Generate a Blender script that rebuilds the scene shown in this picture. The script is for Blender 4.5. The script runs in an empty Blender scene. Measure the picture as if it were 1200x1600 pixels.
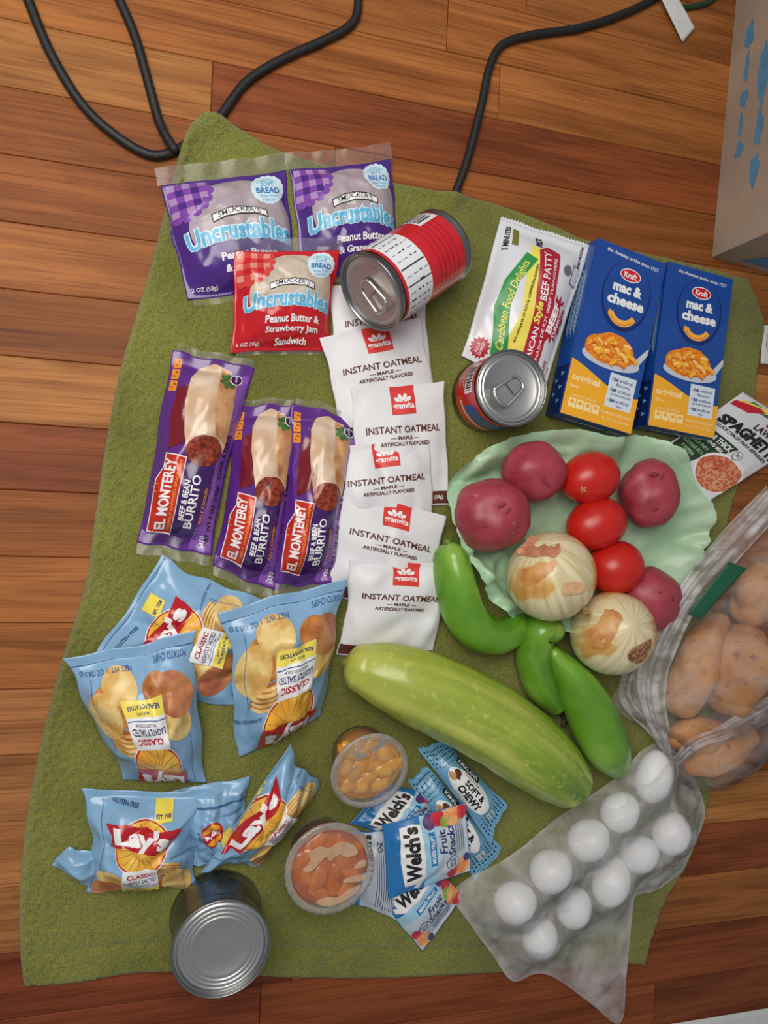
import bpy, bmesh, math, random
import numpy as np
from mathutils import Vector, Matrix, noise
from mathutils.geometry import tessellate_polygon, delaunay_2d_cdt

SC = bpy.context.scene
C = SC.collection
# ------------------------------------------------------------------ camera
F = 1200.0                                   # focal length in pixels of the 1200x1600 frame
TILT = math.atan(F / 4000.0)
CAMH = 0.723
ROLL = math.radians(2.43)
_fw = np.array([math.sin(TILT), 0, -math.cos(TILT)])
_r0 = np.array([math.cos(TILT), 0, math.sin(TILT)])
_u0 = np.array([0, 1.0, 0])
CR = math.cos(ROLL) * _r0 + math.sin(ROLL) * _u0
CU = -math.sin(ROLL) * _r0 + math.cos(ROLL) * _u0
cam = bpy.data.cameras.new('camera')
camo = bpy.data.objects.new('camera', cam)
C.objects.link(camo)
cam.sensor_fit = 'HORIZONTAL'; cam.sensor_width = 36.0; cam.lens = 36.0 * F / 1200.0
cam.clip_start = 0.01
M = Matrix(((CR[0], CU[0], -_fw[0], 0), (CR[1], CU[1], -_fw[1], 0), (CR[2], CU[2], -_fw[2], CAMH), (0, 0, 0, 1)))
camo.matrix_world = M
SC.camera = camo

# ------------------------------------------------------------------ light
w = bpy.data.worlds.new('room_light'); SC.world = w; w.use_nodes = True
w.node_tree.nodes['Background'].inputs[0].default_value = (0.90, 0.94, 1.0, 1)
w.node_tree.nodes['Background'].inputs[1].default_value = 0.20
def area(name, loc, target, size, power, col):
    l = bpy.data.lights.new(name, 'AREA'); l.shape = 'DISK'; l.size = size; l.energy = power; l.color = col
    o = bpy.data.objects.new(name, l); C.objects.link(o); o.location = loc
    o.rotation_euler = (Vector(target) - Vector(loc)).to_track_quat('-Z', 'Y').to_euler()
    return o
area('ceiling_lamp', (-0.22, 0.34, 0.98), (-0.02, 0.10, 0), 0.8, 8.6, (1.0, 0.94, 0.86))
vs = SC.view_settings
vs.view_transform = 'Standard'; vs.look = 'None'; vs.gamma = 1.0; vs.use_curve_mapping = False
vs.exposure = 0.32

# ------------------------------------------------------------------ helpers
def at(x, y, z=0.0):
    d = CR * ((x - 600) / F) + CU * ((800 - y) / F) + _fw
    k = (z - CAMH) / d[2]
    return np.array([0, 0, CAMH]) + d * k
def ys(x, z=0.0):                              # pixels per metre across the view at a floor column
    return F / 0.6565 * (4600 - x) / 4600 / (1 - z / CAMH)
def lin(c):
    c = c / 255.0
    return c / 12.92 if c <= 0.04045 else ((c + 0.055) / 1.055) ** 2.4
def rgb(r, g, b): return (lin(r), lin(g), lin(b), 1.0)

MATS = {}
def nd(nt, t, **kw):
    n = nt.nodes.new(t)
    for k, v in kw.items(): setattr(n, k, v)
    return n
def mat(name, col, rough=0.5, metal=0.0, var=0.0, vscale=40, bump=0.0, bscale=150, coat=0.0, spec=0.5, trans=0.0, col2=None, lo=0.4, hi=0.6, sss=0.0, stretch=None):
    """procedural principled material; noise mixes col with col2"""
    if name in MATS: return MATS[name]
    m = bpy.data.materials.new(name); m.use_nodes = True; nt = m.node_tree
    p = nt.nodes['Principled BSDF']
    p.inputs['Base Color'].default_value = col
    p.inputs['Roughness'].default_value = rough; p.inputs['Metallic'].default_value = metal
    p.inputs['Coat Weight'].default_value = coat; p.inputs['Coat Roughness'].default_value = 0.16; p.inputs['Specular IOR Level'].default_value = spec
    p.inputs['Transmission Weight'].default_value = trans
    if sss:
        p.inputs['Subsurface Weight'].default_value = sss; p.inputs['Subsurface Radius'].default_value = (0.01, 0.006, 0.004)
        p.inputs['Subsurface Scale'].default_value = 0.5 if sss < .5 else 2.5
    tc = nd(nt, 'ShaderNodeTexCoord'); src = tc.outputs['Object']
    if stretch:
        mp = nd(nt, 'ShaderNodeMapping'); mp.inputs['Scale'].default_value = stretch
        nt.links.new(src, mp.inputs[0]); src = mp.outputs[0]
    if col2 is None and var > 0: col2 = tuple(max(0, c * (1 - var)) for c in col[:3]) + (1,)
    if col2 is not None:
        n = nd(nt, 'ShaderNodeTexNoise'); n.inputs['Scale'].default_value = vscale; n.inputs['Detail'].default_value = 4
        nt.links.new(src, n.inputs['Vector'])
        r = nd(nt, 'ShaderNodeValToRGB'); r.color_ramp.elements[0].position = lo; r.color_ramp.elements[1].position = hi
        r.color_ramp.elements[0].color = col; r.color_ramp.elements[1].color = col2
        nt.links.new(n.outputs['Fac'], r.inputs[0]); nt.links.new(r.outputs[0], p.inputs['Base Color'])
    if bump > 0:
        n2 = nd(nt, 'ShaderNodeTexNoise'); n2.inputs['Scale'].default_value = bscale; n2.inputs['Detail'].default_value = 3
        nt.links.new(src, n2.inputs['Vector'])
        b = nd(nt, 'ShaderNodeBump'); b.inputs['Strength'].default_value = bump; b.inputs['Distance'].default_value = 0.002
        nt.links.new(n2.outputs['Fac'], b.inputs['Height']); nt.links.new(b.outputs[0], p.inputs['Normal'])
    MATS[name] = m
    return m
def film_mat(name, col, lo, hi, scale=(30, 30, 30), rough=0.2, gloss=1.35, bmp=0.35):
    """thin plastic film: mostly see-through, cloudier along its folds"""
    if name in MATS: return MATS[name]
    m = bpy.data.materials.new(name); m.use_nodes = True; nt = m.node_tree; nt.nodes.clear()
    out = nd(nt, 'ShaderNodeOutputMaterial'); tc = nd(nt, 'ShaderNodeTexCoord')
    mp = nd(nt, 'ShaderNodeMapping'); mp.inputs['Scale'].default_value = scale; nt.links.new(tc.outputs['Object'], mp.inputs[0])
    n = nd(nt, 'ShaderNodeTexNoise'); n.inputs['Scale'].default_value = 1.0; n.inputs['Detail'].default_value = 5; n.inputs['Distortion'].default_value = 0.6
    nt.links.new(mp.outputs[0], n.inputs['Vector'])
    mr = nd(nt, 'ShaderNodeMapRange'); mr.inputs[1].default_value = 0.35; mr.inputs[2].default_value = 0.7; mr.inputs[3].default_value = lo; mr.inputs[4].default_value = hi
    nt.links.new(n.outputs['Fac'], mr.inputs[0])
    tr = nd(nt, 'ShaderNodeBsdfTransparent'); df = nd(nt, 'ShaderNodeBsdfDiffuse'); tl = nd(nt, 'ShaderNodeBsdfTranslucent')
    df.inputs[0].default_value = col; tl.inputs[0].default_value = col
    a = nd(nt, 'ShaderNodeMixShader'); a.inputs[0].default_value = 0.2
    nt.links.new(df.outputs[0], a.inputs[1]); nt.links.new(tl.outputs[0], a.inputs[2])
    b = nd(nt, 'ShaderNodeMixShader'); nt.links.new(mr.outputs[0], b.inputs[0]); nt.links.new(tr.outputs[0], b.inputs[1]); nt.links.new(a.outputs[0], b.inputs[2])
    g = nd(nt, 'ShaderNodeBsdfGlossy'); g.inputs['Roughness'].default_value = rough
    fr = nd(nt, 'ShaderNodeFresnel'); fr.inputs[0].default_value = gloss
    bp = nd(nt, 'ShaderNodeBump'); bp.inputs['Strength'].default_value = bmp; bp.inputs['Distance'].default_value = 0.003
    nt.links.new(n.outputs['Fac'], bp.inputs['Height']); nt.links.new(bp.outputs[0], g.inputs['Normal']); nt.links.new(bp.outputs[0], fr.inputs['Normal'])
    c = nd(nt, 'ShaderNodeMixShader'); nt.links.new(fr.outputs[0], c.inputs[0]); nt.links.new(b.outputs[0], c.inputs[1]); nt.links.new(g.outputs[0], c.inputs[2])
    nt.links.new(c.outputs[0], out.inputs[0])
    MATS[name] = m
    return m

def mesh_obj(name, V, Fc, mats, fm=None, parent=None, origin=None, smooth=True, uv=None):
    V = np.asarray(V, float)
    if parent is not None and origin is None: origin = parent.get('_o', (0, 0, 0)); 
    o3 = np.array(origin if origin is not None else (0, 0, 0), float)
    me = bpy.data.meshes.new(name)
    me.from_pydata((V - o3).tolist(), [], [list(map(int, f)) for f in Fc])
    if not isinstance(mats, (list, tuple)): mats = [mats]
    for m in mats: me.materials.append(m)
    if fm is not None: me.polygons.foreach_set('material_index', np.asarray(fm, dtype=np.int32))
    if smooth: me.polygons.foreach_set('use_smooth', np.ones(len(me.polygons), dtype=bool))
    if uv is not None:
        l = me.uv_layers.new(name='UVMap'); idx = np.empty(len(me.loops), dtype=np.int32); me.loops.foreach_get('vertex_index', idx)
        l.data.foreach_set('uv', np.asarray(uv, float)[idx].ravel())
    me.update()
    ob = bpy.data.objects.new(name, me); C.objects.link(ob)
    if parent is not None: ob.parent = parent
    else: ob.location = o3
    ob['_o'] = [float(x) for x in o3]
    return ob
def empty(name, loc=(0, 0, 0)):
    o = bpy.data.objects.new(name, None); C.objects.link(o); o.location = loc; o.empty_display_size = 0.02
    o['_o'] = [float(x) for x in loc]
    return o
def tag(o, label, cat, group=None, kind=None):
    if label: o['label'] = label
    if cat: o['category'] = cat
    if group: o['group'] = group
    if kind: o['kind'] = kind
    return o
def recalc(ob):
    bm = bmesh.new(); bm.from_mesh(ob.data); bmesh.ops.recalc_face_normals(bm, faces=bm.faces); bm.to_mesh(ob.data); bm.free()

def grid_faces(nu, nv, off=0, closed_u=False):
    f = []
    for j in range(nv - 1):
        for i in range(nu if closed_u else nu - 1):
            a = off + j * nu + i; b = off + j * nu + (i + 1) % nu
            f.append((a, b, b + nu, a + nu))
    return f
def catmull(P, n, closed=False):
    P = [np.array(p, float) for p in P]; out = []
    m = len(P)
    segs = m if closed else m - 1
    for s in range(segs):
        if closed: p0, p1, p2, p3 = P[(s - 1) % m], P[s], P[(s + 1) % m], P[(s + 2) % m]
        else: p0, p1, p2, p3 = P[max(s - 1, 0)], P[s], P[s + 1], P[min(s + 2, m - 1)]
        for k in range(n):
            t = k / n
            out.append(0.5 * ((2 * p1) + (p2 - p0) * t + (2 * p0 - 5 * p1 + 4 * p2 - p3) * t * t + (3 * p1 - p0 - 3 * p2 + p3) * t ** 3))
    if not closed: out.append(P[-1])
    return np.array(out)
def tube(name, P, R, m, parent=None, seg=16, n=8, lobes=None, cap=True, origin=None, smooth=True, uvs=True, wob=0.0, seed=0, flat=1.0):
    """swept tube along spine P (world) with radii R; round caps"""
    P = np.array(P, float); R = np.array(R, float).reshape(-1, 1)
    S = catmull(np.hstack([P, R]), n); c = S[:, :3]; r = np.maximum(S[:, 3], 1e-5)
    T = np.gradient(c, axis=0); T /= np.linalg.norm(T, axis=1)[:, None] + 1e-12
    if cap:
        k = 5; a = [math.cos(math.pi / 2 * (i + 0.35) / (k + .35)) for i in range(k)]
        h0 = [(c[0] - T[0] * r[0] * math.sin(math.acos(x)) * cap, r[0] * x) for x in a][::-1]
        h1 = [(c[-1] + T[-1] * r[-1] * math.sin(math.acos(x)) * cap, r[-1] * x) for x in a]
        c = np.vstack([[h[0] for h in h0], c, [h[0] for h in h1]]); r = np.concatenate([[h[1] for h in h0], r, [h[1] for h in h1]])
        T = np.vstack([[T[0]] * k, T, [T[-1]] * k])
    up = np.array([0, 0, 1.0])
    if abs(T[0] @ up) > 0.95: up = np.array([0, 1.0, 0])
    V = []; UV = []; L = len(c); N = up
    for i in range(L):
        N = N - T[i] * (N @ T[i]); N /= np.linalg.norm(N) + 1e-12
        B = np.cross(T[i], N)
        for j in range(seg):
            a = 2 * math.pi * j / seg + math.pi
            k = lobes(a, i / (L - 1)) if lobes else 1.0
            if wob: k *= 1 + wob * noise.noise(Vector((c[i][0] * 40 + seed, math.cos(a) * 1.2 + c[i][1] * 40, math.sin(a) * 1.2)))
            V.append(c[i] + r[i] * k * (math.cos(a) * N * flat + math.sin(a) * B)); UV.append((j / seg, i / (L - 1)))
    Fc = grid_faces(seg, L, closed_u=True)
    if cap:
        Fc.append(tuple(range(seg))[::-1]); Fc.append(tuple((L - 1) * seg + j for j in range(seg)))
    return mesh_obj(name, V, Fc, m, parent=parent, origin=origin, smooth=smooth, uv=UV)
def blob(name, c, rad, m, parent=None, rotz=0.0, tilt=0.0, amp=0.03, freq=2.0, seed=0, dents=(), seg=40, rings=26, taper=0.0, origin=None):
    V = []; UV = []
    Rm = Matrix.Rotation(rotz, 3, 'Z') @ Matrix.Rotation(tilt, 3, 'Y')
    for i in range(rings):
        th = math.pi * (i + 0.02) / (rings - 1 + 0.04)
        for j in range(seg):
            a = 2 * math.pi * j / seg
            d = Vector((math.cos(th), math.sin(th) * math.cos(a), math.sin(th) * math.sin(a)))   # long axis = local x
            k = 1 + amp * noise.noise(d * freq + Vector((seed, seed * 0.7, 0)))+ amp * .4 * noise.noise(d * freq * 2.3 + Vector((0, seed, 3)))
            for (dx, dy, dz, dep, wd) in dents:
                dd = Vector((dx, dy, dz)).normalized()
                k -= dep * math.exp(-((d - dd).length / wd) ** 2)
            tp = 1 + taper * d.x
            p = Rm @ Vector((d.x * rad[0] * k, d.y * rad[1] * k * tp, d.z * rad[2] * k * tp))
            V.append((c[0] + p.x, c[1] + p.y, c[2] + p.z)); UV.append((j / seg, i / (rings - 1)))
    Fc = grid_faces(seg, rings, closed_u=True)
    Fc.append(tuple(range(seg))[::-1]); Fc.append(tuple((rings - 1) * seg + j for j in range(seg)))
    return mesh_obj(name, V, Fc, m, parent=parent, origin=origin, uv=UV)
def lathe_mesh(prof, seg=48):
    V = []; n = len(prof)
    for (r, z) in prof:
        for j in range(seg):
            a = 2 * math.pi * j / seg
            V.append((r * math.cos(a), r * math.sin(a), z))
    return V, grid_faces(seg, n, closed_u=True)
def lathe(name, prof, m, parent, seg=48, capb=False, capt=False):
    V, Fc = lathe_mesh(prof, seg)
    n = len(prof)
    if capb: Fc.append(tuple(range(seg))[::-1])
    if capt: Fc.append(tuple((n - 1) * seg + j for j in range(seg)))
    o = mesh_obj(name, V, Fc, m, parent=parent, origin=(0, 0, 0))
    return o
def box_mesh(x0, x1, y0, y1, z0, z1):
    V = [(x0, y0, z0), (x1, y0, z0), (x1, y1, z0), (x0, y1, z0), (x0, y0, z1), (x1, y0, z1), (x1, y1, z1), (x0, y1, z1)]
    Fc = [(0, 3, 2, 1), (4, 5, 6, 7), (0, 1, 5, 4), (1, 2, 6, 5), (2, 3, 7, 6), (3, 0, 4, 7)]
    return V, Fc
def ptin(pts, poly):
    x = pts[:, 0]; y = pts[:, 1]; ins = np.zeros(len(pts), bool); n = len(poly)
    for i in range(n):
        x0, y0 = poly[i]; x1, y1 = poly[(i + 1) % n]
        c = ((y0 > y) != (y1 > y)) & (x < (x1 - x0) * (y - y0) / (y1 - y0 + 1e-15) + x0)
        ins ^= c
    return ins
def sheet_mesh(poly, h, jit=0.2, seed=1):
    """triangulate a plan outline with inner points h apart"""
    poly = np.asarray(poly, float); out = []
    for i in range(len(poly)):
        a = poly[i]; b = poly[(i + 1) % len(poly)]; k = max(1, int(np.linalg.norm(b - a) / h))
        for t in range(k): out.append(a + (b - a) * t / k)
    B = np.array(out); rng = np.random.RandomState(seed)
    gx, gy = np.meshgrid(np.arange(B[:, 0].min(), B[:, 0].max(), h), np.arange(B[:, 1].min(), B[:, 1].max(), h))
    G = np.stack([gx.ravel(), gy.ravel()], 1); G += rng.uniform(-jit * h, jit * h, G.shape); G = G[ptin(G, B)]
    nb = len(B); allp = [Vector(p) for p in B] + [Vector(p) for p in G]
    r = delaunay_2d_cdt(allp, [(i, (i + 1) % nb) for i in range(nb)], [], 1, 1e-6)
    return np.array([tuple(v) for v in r[0]]), [tuple(f) for f in r[2]]
def dist_to(poly, pts):
    """distance of points to a closed outline"""
    d = np.full(len(pts), 9.9); n = len(poly)
    for i in range(n):
        a = np.array(poly[i]); b = np.array(poly[(i + 1) % n]); ab = b - a
        t = np.clip(((pts - a) @ ab) / (ab @ ab + 1e-15), 0, 1)
        d = np.minimum(d, np.linalg.norm(pts - (a + t[:, None] * ab), axis=1))
    return d
class Creases:
    def __init__(s, n, amp, seed, lmin=.12, lmax=.5, wmin=.02, wmax=.07, ang=None):
        rng = np.random.RandomState(seed); s.p = []
        for i in range(n):
            th = rng.uniform(0, math.pi) if ang is None else ang + rng.uniform(-.35, .35)
            s.p.append((rng.uniform(0, 1), rng.uniform(0, 1), th, rng.uniform(lmin, lmax), rng.uniform(wmin, wmax), amp * rng.uniform(.3, 1) * rng.choice([-1, 1], p=[.45, .55])))
    def __call__(s, u, v):
        r = np.zeros_like(u)
        for cx, cy, th, l, w_, a in s.p:
            dx = u - cx; dy = v - cy; al = dx * math.cos(th) + dy * math.sin(th); pe = -dx * math.sin(th) + dy * math.cos(th)
            r += a * np.exp(-(pe / w_) ** 2 - (al / l) ** 2)
        return r

# ------------------------------------------------------------------ flat print
_tc = {}
def text_tris(s, bold, font=0):
    k = (s, bold)
    if k in _tc: return _tc[k]
    cu = bpy.data.curves.new('lettering', 'FONT'); cu.body = s; cu.offset = bold; cu.resolution_u = 2; cu.fill_mode = 'FRONT'
    ob = bpy.data.objects.new('lettering', cu); C.objects.link(ob)
    dg = bpy.context.evaluated_depsgraph_get()
    me = bpy.data.meshes.new_from_object(ob.evaluated_get(dg))
    me.calc_loop_triangles()
    V = np.array([v.co[:2] for v in me.vertices]); T = np.array([t.vertices[:] for t in me.loop_triangles])
    bpy.data.meshes.remove(me); bpy.data.objects.remove(ob); bpy.data.curves.remove(cu)
    tr = V[T]                                  # n,3,2
    mn = V.min(0); mx = V.max(0)
    tr = (tr - mn) / (mx - mn)
    tr[:, :, 1] = 1 - tr[:, :, 1]
    _tc[k] = tr
    return tr
def split_tris(T, L):
    out = []; st = [tuple(map(tuple, t)) for t in T]; L2 = L * L
    def d2(a, b): return (a[0] - b[0]) ** 2 + (a[1] - b[1]) ** 2
    def md(a, b):
        if a > b: a, b = b, a
        return ((a[0] + b[0]) / 2, (a[1] + b[1]) / 2)
    while st:
        a, b, c = st.pop()
        e = (d2(a, b) > L2, d2(b, c) > L2, d2(c, a) > L2); n = sum(e)
        if n == 0: out.append((a, b, c)); continue
        if n == 3:
            x, y, z = md(a, b), md(b, c), md(c, a); st += [(a, x, z), (x, b, y), (z, y, c), (x, y, z)]; continue
        while not e[0] or (n == 2 and not e[1]):
            a, b, c = b, c, a; e = (e[1], e[2], e[0])
        x = md(a, b)
        if n == 1: st += [(a, x, c), (x, b, c)]
        else:
            y = md(b, c); st += [(x, b, y), (a, x, y), (a, y, c)]
    return np.array(out) if out else np.zeros((0, 3, 2))
def clip_tris(T, x0, x1, y0, y1):
    out = []
    for t in T:
        if t[:, 0].min() >= x0 and t[:, 0].max() <= x1 and t[:, 1].min() >= y0 and t[:, 1].max() <= y1: out.append(t); continue
        P = [tuple(p) for p in t]
        for ax, lim, sg in ((0, x0, 1), (0, x1, -1), (1, y0, 1), (1, y1, -1)):
            Q = []
            for i in range(len(P)):
                a, b = P[i], P[(i + 1) % len(P)]; da = (a[ax] - lim) * sg; db = (b[ax] - lim) * sg
                if da >= 0: Q.append(a)
                if da * db < 0:
                    k = da / (da - db); Q.append((a[0] + (b[0] - a[0]) * k, a[1] + (b[1] - a[1]) * k))
            P = Q
            if len(P) < 3: break
        for i in range(1, len(P) - 1): out.append(np.array([P[0], P[i], P[i + 1]]))
    return np.array(out) if len(out) else np.zeros((0, 3, 2))
class Art:
    """flat print in package units, x right, y down"""
    def __init__(s, W, H, seg=5.0): s.W, s.H, s.seg = W, H, seg; s.ops = []
    def add(s, T, m, layer):
        T = split_tris(clip_tris(T, 0.2, s.W - 0.2, 0.2, s.H - 0.2), s.seg)
        if len(T):
            e = T[:, 1] - T[:, 0]; f = T[:, 2] - T[:, 0]; neg = e[:, 0] * f[:, 1] - e[:, 1] * f[:, 0] < 0
            T[neg] = T[neg][:, ::-1]; s.ops.append((m, layer, T))
    def poly(s, P, m, layer=0):
        t = tessellate_polygon([[Vector((p[0], p[1], 0)) for p in P]])
        s.add(np.array([[P[i] for i in tr] for tr in t], float), m, layer)
    def rect(s, x0, y0, x1, y1, m, layer=0, rot=0):
        P = [(x0, y0), (x1, y0), (x1, y1), (x0, y1)]; cx, cy = (x0 + x1) / 2, (y0 + y1) / 2
        if rot: c, q = math.cos(rot), math.sin(rot); P = [(cx + (x - cx) * c - (y - cy) * q, cy + (x - cx) * q + (y - cy) * c) for x, y in P]
        s.poly(P, m, layer)
    def ell(s, cx, cy, rx, ry, m, layer=0, rot=0, n=28, a0=0, a1=360, wob=0, seed=0, scal=0):
        c, q = math.cos(rot), math.sin(rot); P = []
        for i in range(n):
            a = math.radians(a0 + (a1 - a0) * i / (n if a1 - a0 == 360 else n - 1)); k = 1 + wob * noise.noise(Vector((math.cos(a) * 1.5 + seed, math.sin(a) * 1.5, seed)))
            if scal: k *= 1 + 0.06 * abs(math.sin(a * scal / 2))
            x, y = rx * k * math.cos(a), ry * k * math.sin(a); P.append((cx + x * c - y * q, cy + x * q + y * c))
        s.poly(P, m, layer)
    def stroke(s, P, wd, m, layer=0):
        P = np.array(P, float); T = np.gradient(P, axis=0); T /= np.linalg.norm(T, axis=1)[:, None] + 1e-9; N = np.stack([-T[:, 1], T[:, 0]], 1) * wd / 2
        A = P + N; B = P - N; t = []
        for i in range(len(P) - 1): t += [[A[i], B[i], B[i + 1]], [A[i], B[i + 1], A[i + 1]]]
        s.add(np.array(t), m, layer)
    def arc(s, cx, cy, r, a0, a1, wd, m, layer=0, n=10, ry=None):
        ry = ry or r
        s.stroke([(cx + r * math.cos(math.radians(a0 + (a1 - a0) * i / n)), cy + ry * math.sin(math.radians(a0 + (a1 - a0) * i / n))) for i in range(n + 1)], wd, m, layer)
    def star(s, cx, cy, r0, r1, n, m, layer=0, sx=1, rot=0):
        s.poly([(cx + sx * (r0 if i % 2 else r1) * math.cos(math.pi * i / n + rot), cy + (r0 if i % 2 else r1) * math.sin(math.pi * i / n + rot)) for i in range(2 * n)], m, layer)
    def text(s, t, cx, cy, wd, h, m, layer=0, rot=0, bold=0.012, arc=0.0, shear=0.0, outline=None, ow=0.05, grow=0.0):
        """lettering fitted into a wd x h box centred at cx,cy; arc bends it, rot in degrees"""
        for pas in ((1, 0) if outline else (0,)):
            T = text_tris(t, bold + (ow if pas else 0)).copy()
            X = (T[:, :, 0] - .5) * (wd + (ow * 1.6 * h if pas else 0)); Y = (T[:, :, 1] - .5) * (h + (ow * 1.6 * h if pas else 0))
            Y = Y * (1 + grow * np.abs(X / (wd / 2)))
            X = X - shear * Y; Y = Y + arc * (X / (wd / 2)) ** 2
            a = math.radians(rot); Z = np.stack([cx + X * math.cos(a) - Y * math.sin(a), cy + X * math.sin(a) + Y * math.cos(a)], 2)
            s.add(Z, outline if pas else m, layer if pas else layer + (1 if outline else 0))
    def build(s, name, parent, surf, lo=(0, 0), hi=(1, 1), lab=None, base=0.0004, gap=0.00013):
        """lay the print on a surface: surf(u, v, off) -> world points; lo/hi = window of the design that shows"""
        mats = []; V = []; Fc = []; fm = []; n0 = 0
        for oi, (m, layer, T) in enumerate(s.ops):
            if lo != (0, 0) or hi != (1, 1):
                T = clip_tris(T, lo[0] * s.W + .3, hi[0] * s.W - .3, lo[1] * s.H + .3, hi[1] * s.H - .3)
                if not len(T): continue
            if m not in mats: mats.append(m)
            k = mats.index(m); P = T.reshape(-1, 2); U, inv = np.unique(np.round(P, 4), axis=0, return_inverse=True)
            u = (U[:, 0] / s.W - lo[0]) / (hi[0] - lo[0]); v = (U[:, 1] / s.H - lo[1]) / (hi[1] - lo[1])
            V.append(surf(u, v, base + gap * layer + 2.5e-6 * oi)); tri = inv.reshape(-1, 3) + n0; n0 += len(U)
            Fc += tri.tolist(); fm += [k] * len(tri)
        V = np.vstack(V)
        Fa = np.array(Fc); nz = np.cross(V[Fa[:, 1]] - V[Fa[:, 0]], V[Fa[:, 2]] - V[Fa[:, 0]])
        if nz[:, 2].sum() < 0: Fa = Fa[:, ::-1]
        o = mesh_obj(name, V, Fa, mats, fm, parent=parent)
        if lab: o['label'] = lab
        return o
class Pillow:
    """soft package lying on its base quad (reading corners TL TR BR BL, pixels + heights)"""
    def __init__(s, px, zs, thick, pu=2.6, pv=2.6, seal=0.06, seal1=None, pinch=0.03, pinchv=0.0, cre=None, sag=0.0, useal=0.0, wav=0.0, curl=0.0, rag=0.0, rs=0):
        if not isinstance(zs, (list, tuple)): zs = [zs] * 4
        s.c = [at(p[0], p[1], z) for p, z in zip(px, zs)]; s.th = thick; s.pu, s.pv, s.seal, s.pinch, s.pinchv, s.cre, s.useal, s.wav = pu, pv, seal, pinch, pinchv, cre, useal, wav
        s.seal1 = seal if seal1 is None else seal1; s.sag = sag; s.curl = curl; s.rag = rag; s.rs = rs
        s.o = np.mean(s.c, axis=0); s.o[2] = min(c[2] for c in s.c)
    def raw(s, u, v, bottom=False):
        vc = np.clip(v, 0, 1); uc = np.clip(u, 0, 1)
        u2 = .5 + (u - .5) * (1 - s.pinch * 4 * vc * (1 - vc)); v2 = .5 + (v - .5) * (1 - s.pinchv * 4 * uc * (1 - uc))
        if s.rag:
            u2 = u2 + s.rag * (np.sin(v * 7.3 + s.rs) * .6 + np.sin(v * 17.1 + s.rs * 2.3) * .4) * (2 * uc - 1) + s.rag * .5 * np.sin(v * 5 + s.rs * 3.1)
            v2 = v2 + s.rag * (np.sin(u * 6.1 + s.rs * 1.7) * .6 + np.sin(u * 15.3 + s.rs) * .4) * (2 * vc - 1) * .6
        A, B, D, E = s.c
        P = ((1 - u2) * (1 - v2))[:, None] * A + (u2 * (1 - v2))[:, None] * B + (u2 * v2)[:, None] * D + ((1 - u2) * v2)[:, None] * E
        uu = np.clip((uc - s.useal) / (1 - 2 * s.useal), 0, 1); vv = np.clip((vc - s.seal) / (1 - s.seal - s.seal1), 0, 1)
        f = 1 - np.abs(2 * uu - 1) ** s.pu; g = 1 - np.abs(2 * vv - 1) ** s.pv
        h = s.th * f * g
        if s.cre is not None:
            mk = np.clip(f * g * 3, 0, 1) * .85 + .15
            h = h + s.cre(u, v) * mk
        e = np.clip(np.minimum(np.minimum(uc, 1 - uc), np.minimum(vc, 1 - vc)) * 12, 0, 1)
        P[:, 2] += s.wav * np.sin(uc * 17 + vc * 5) * (1 - e)
        if bottom:
            P[:, 2] += 0.0
        else: P[:, 2] += 0.0007 + np.maximum(h, 0.0002)
        return P
    def __call__(s, u, v, off=0.0):
        P = s.raw(u, v)
        if off:
            e = 0.006; a = s.raw(u + e, v) - s.raw(u - e, v); b = s.raw(u, v + e) - s.raw(u, v - e)
            N = np.cross(a, b); N /= np.linalg.norm(N, axis=1)[:, None] + 1e-12; N[N[:, 2] < 0] *= -1
            P = P + N * off
        return P
    def body(s, name, m, nu=44, nv=44, zig=0.0, parent=None):
        uu, vv = np.meshgrid(np.linspace(0, 1, nu), np.linspace(0, 1, nv)); u = uu.ravel(); v = vv.ravel()
        vz = v.copy()
        if zig:
            k = np.tile(np.arange(nu) % 2, nv) * zig; vz = np.where(v == 0, v - k, np.where(v == 1, v + k, v))
        T = s.raw(u, vz); Bq = s.raw(u, vz, True)
        n = nu * nv; Fc = grid_faces(nu, nv)
        Fc += [tuple(n + i for i in f)[::-1] for f in grid_faces(nu, nv)]
        br = list(range(nu)) + [j * nu + nu - 1 for j in range(1, nv)] + [(nv - 1) * nu + i for i in range(nu - 2, -1, -1)] + [j * nu for j in range(nv - 2, 0, -1)]
        for i in range(len(br)):
            a, b = br[i], br[(i + 1) % len(br)]; Fc.append((a, b, n + b, n + a))
        ob = mesh_obj(name, np.vstack([T, Bq]), Fc, m, origin=s.o if parent is None else None, parent=parent)
        recalc(ob)
        return ob
    def flap(s, name, m, u0, u1, v0, v1, parent, nu=30, nv=5, lift=0.0):
        uu, vv = np.meshgrid(np.linspace(u0, u1, nu), np.linspace(v0, v1, nv)); P = s.raw(uu.ravel(), vv.ravel())
        t = np.abs(vv.ravel() - (v0 if abs(v0 - .5) < abs(v1 - .5) else v1)) / abs(v1 - v0)
        P[:, 2] += lift * t + 0.0012 * np.sin(uu.ravel() * 23) * t
        return mesh_obj(name, P, grid_faces(nu, nv), m, parent=parent)
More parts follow.
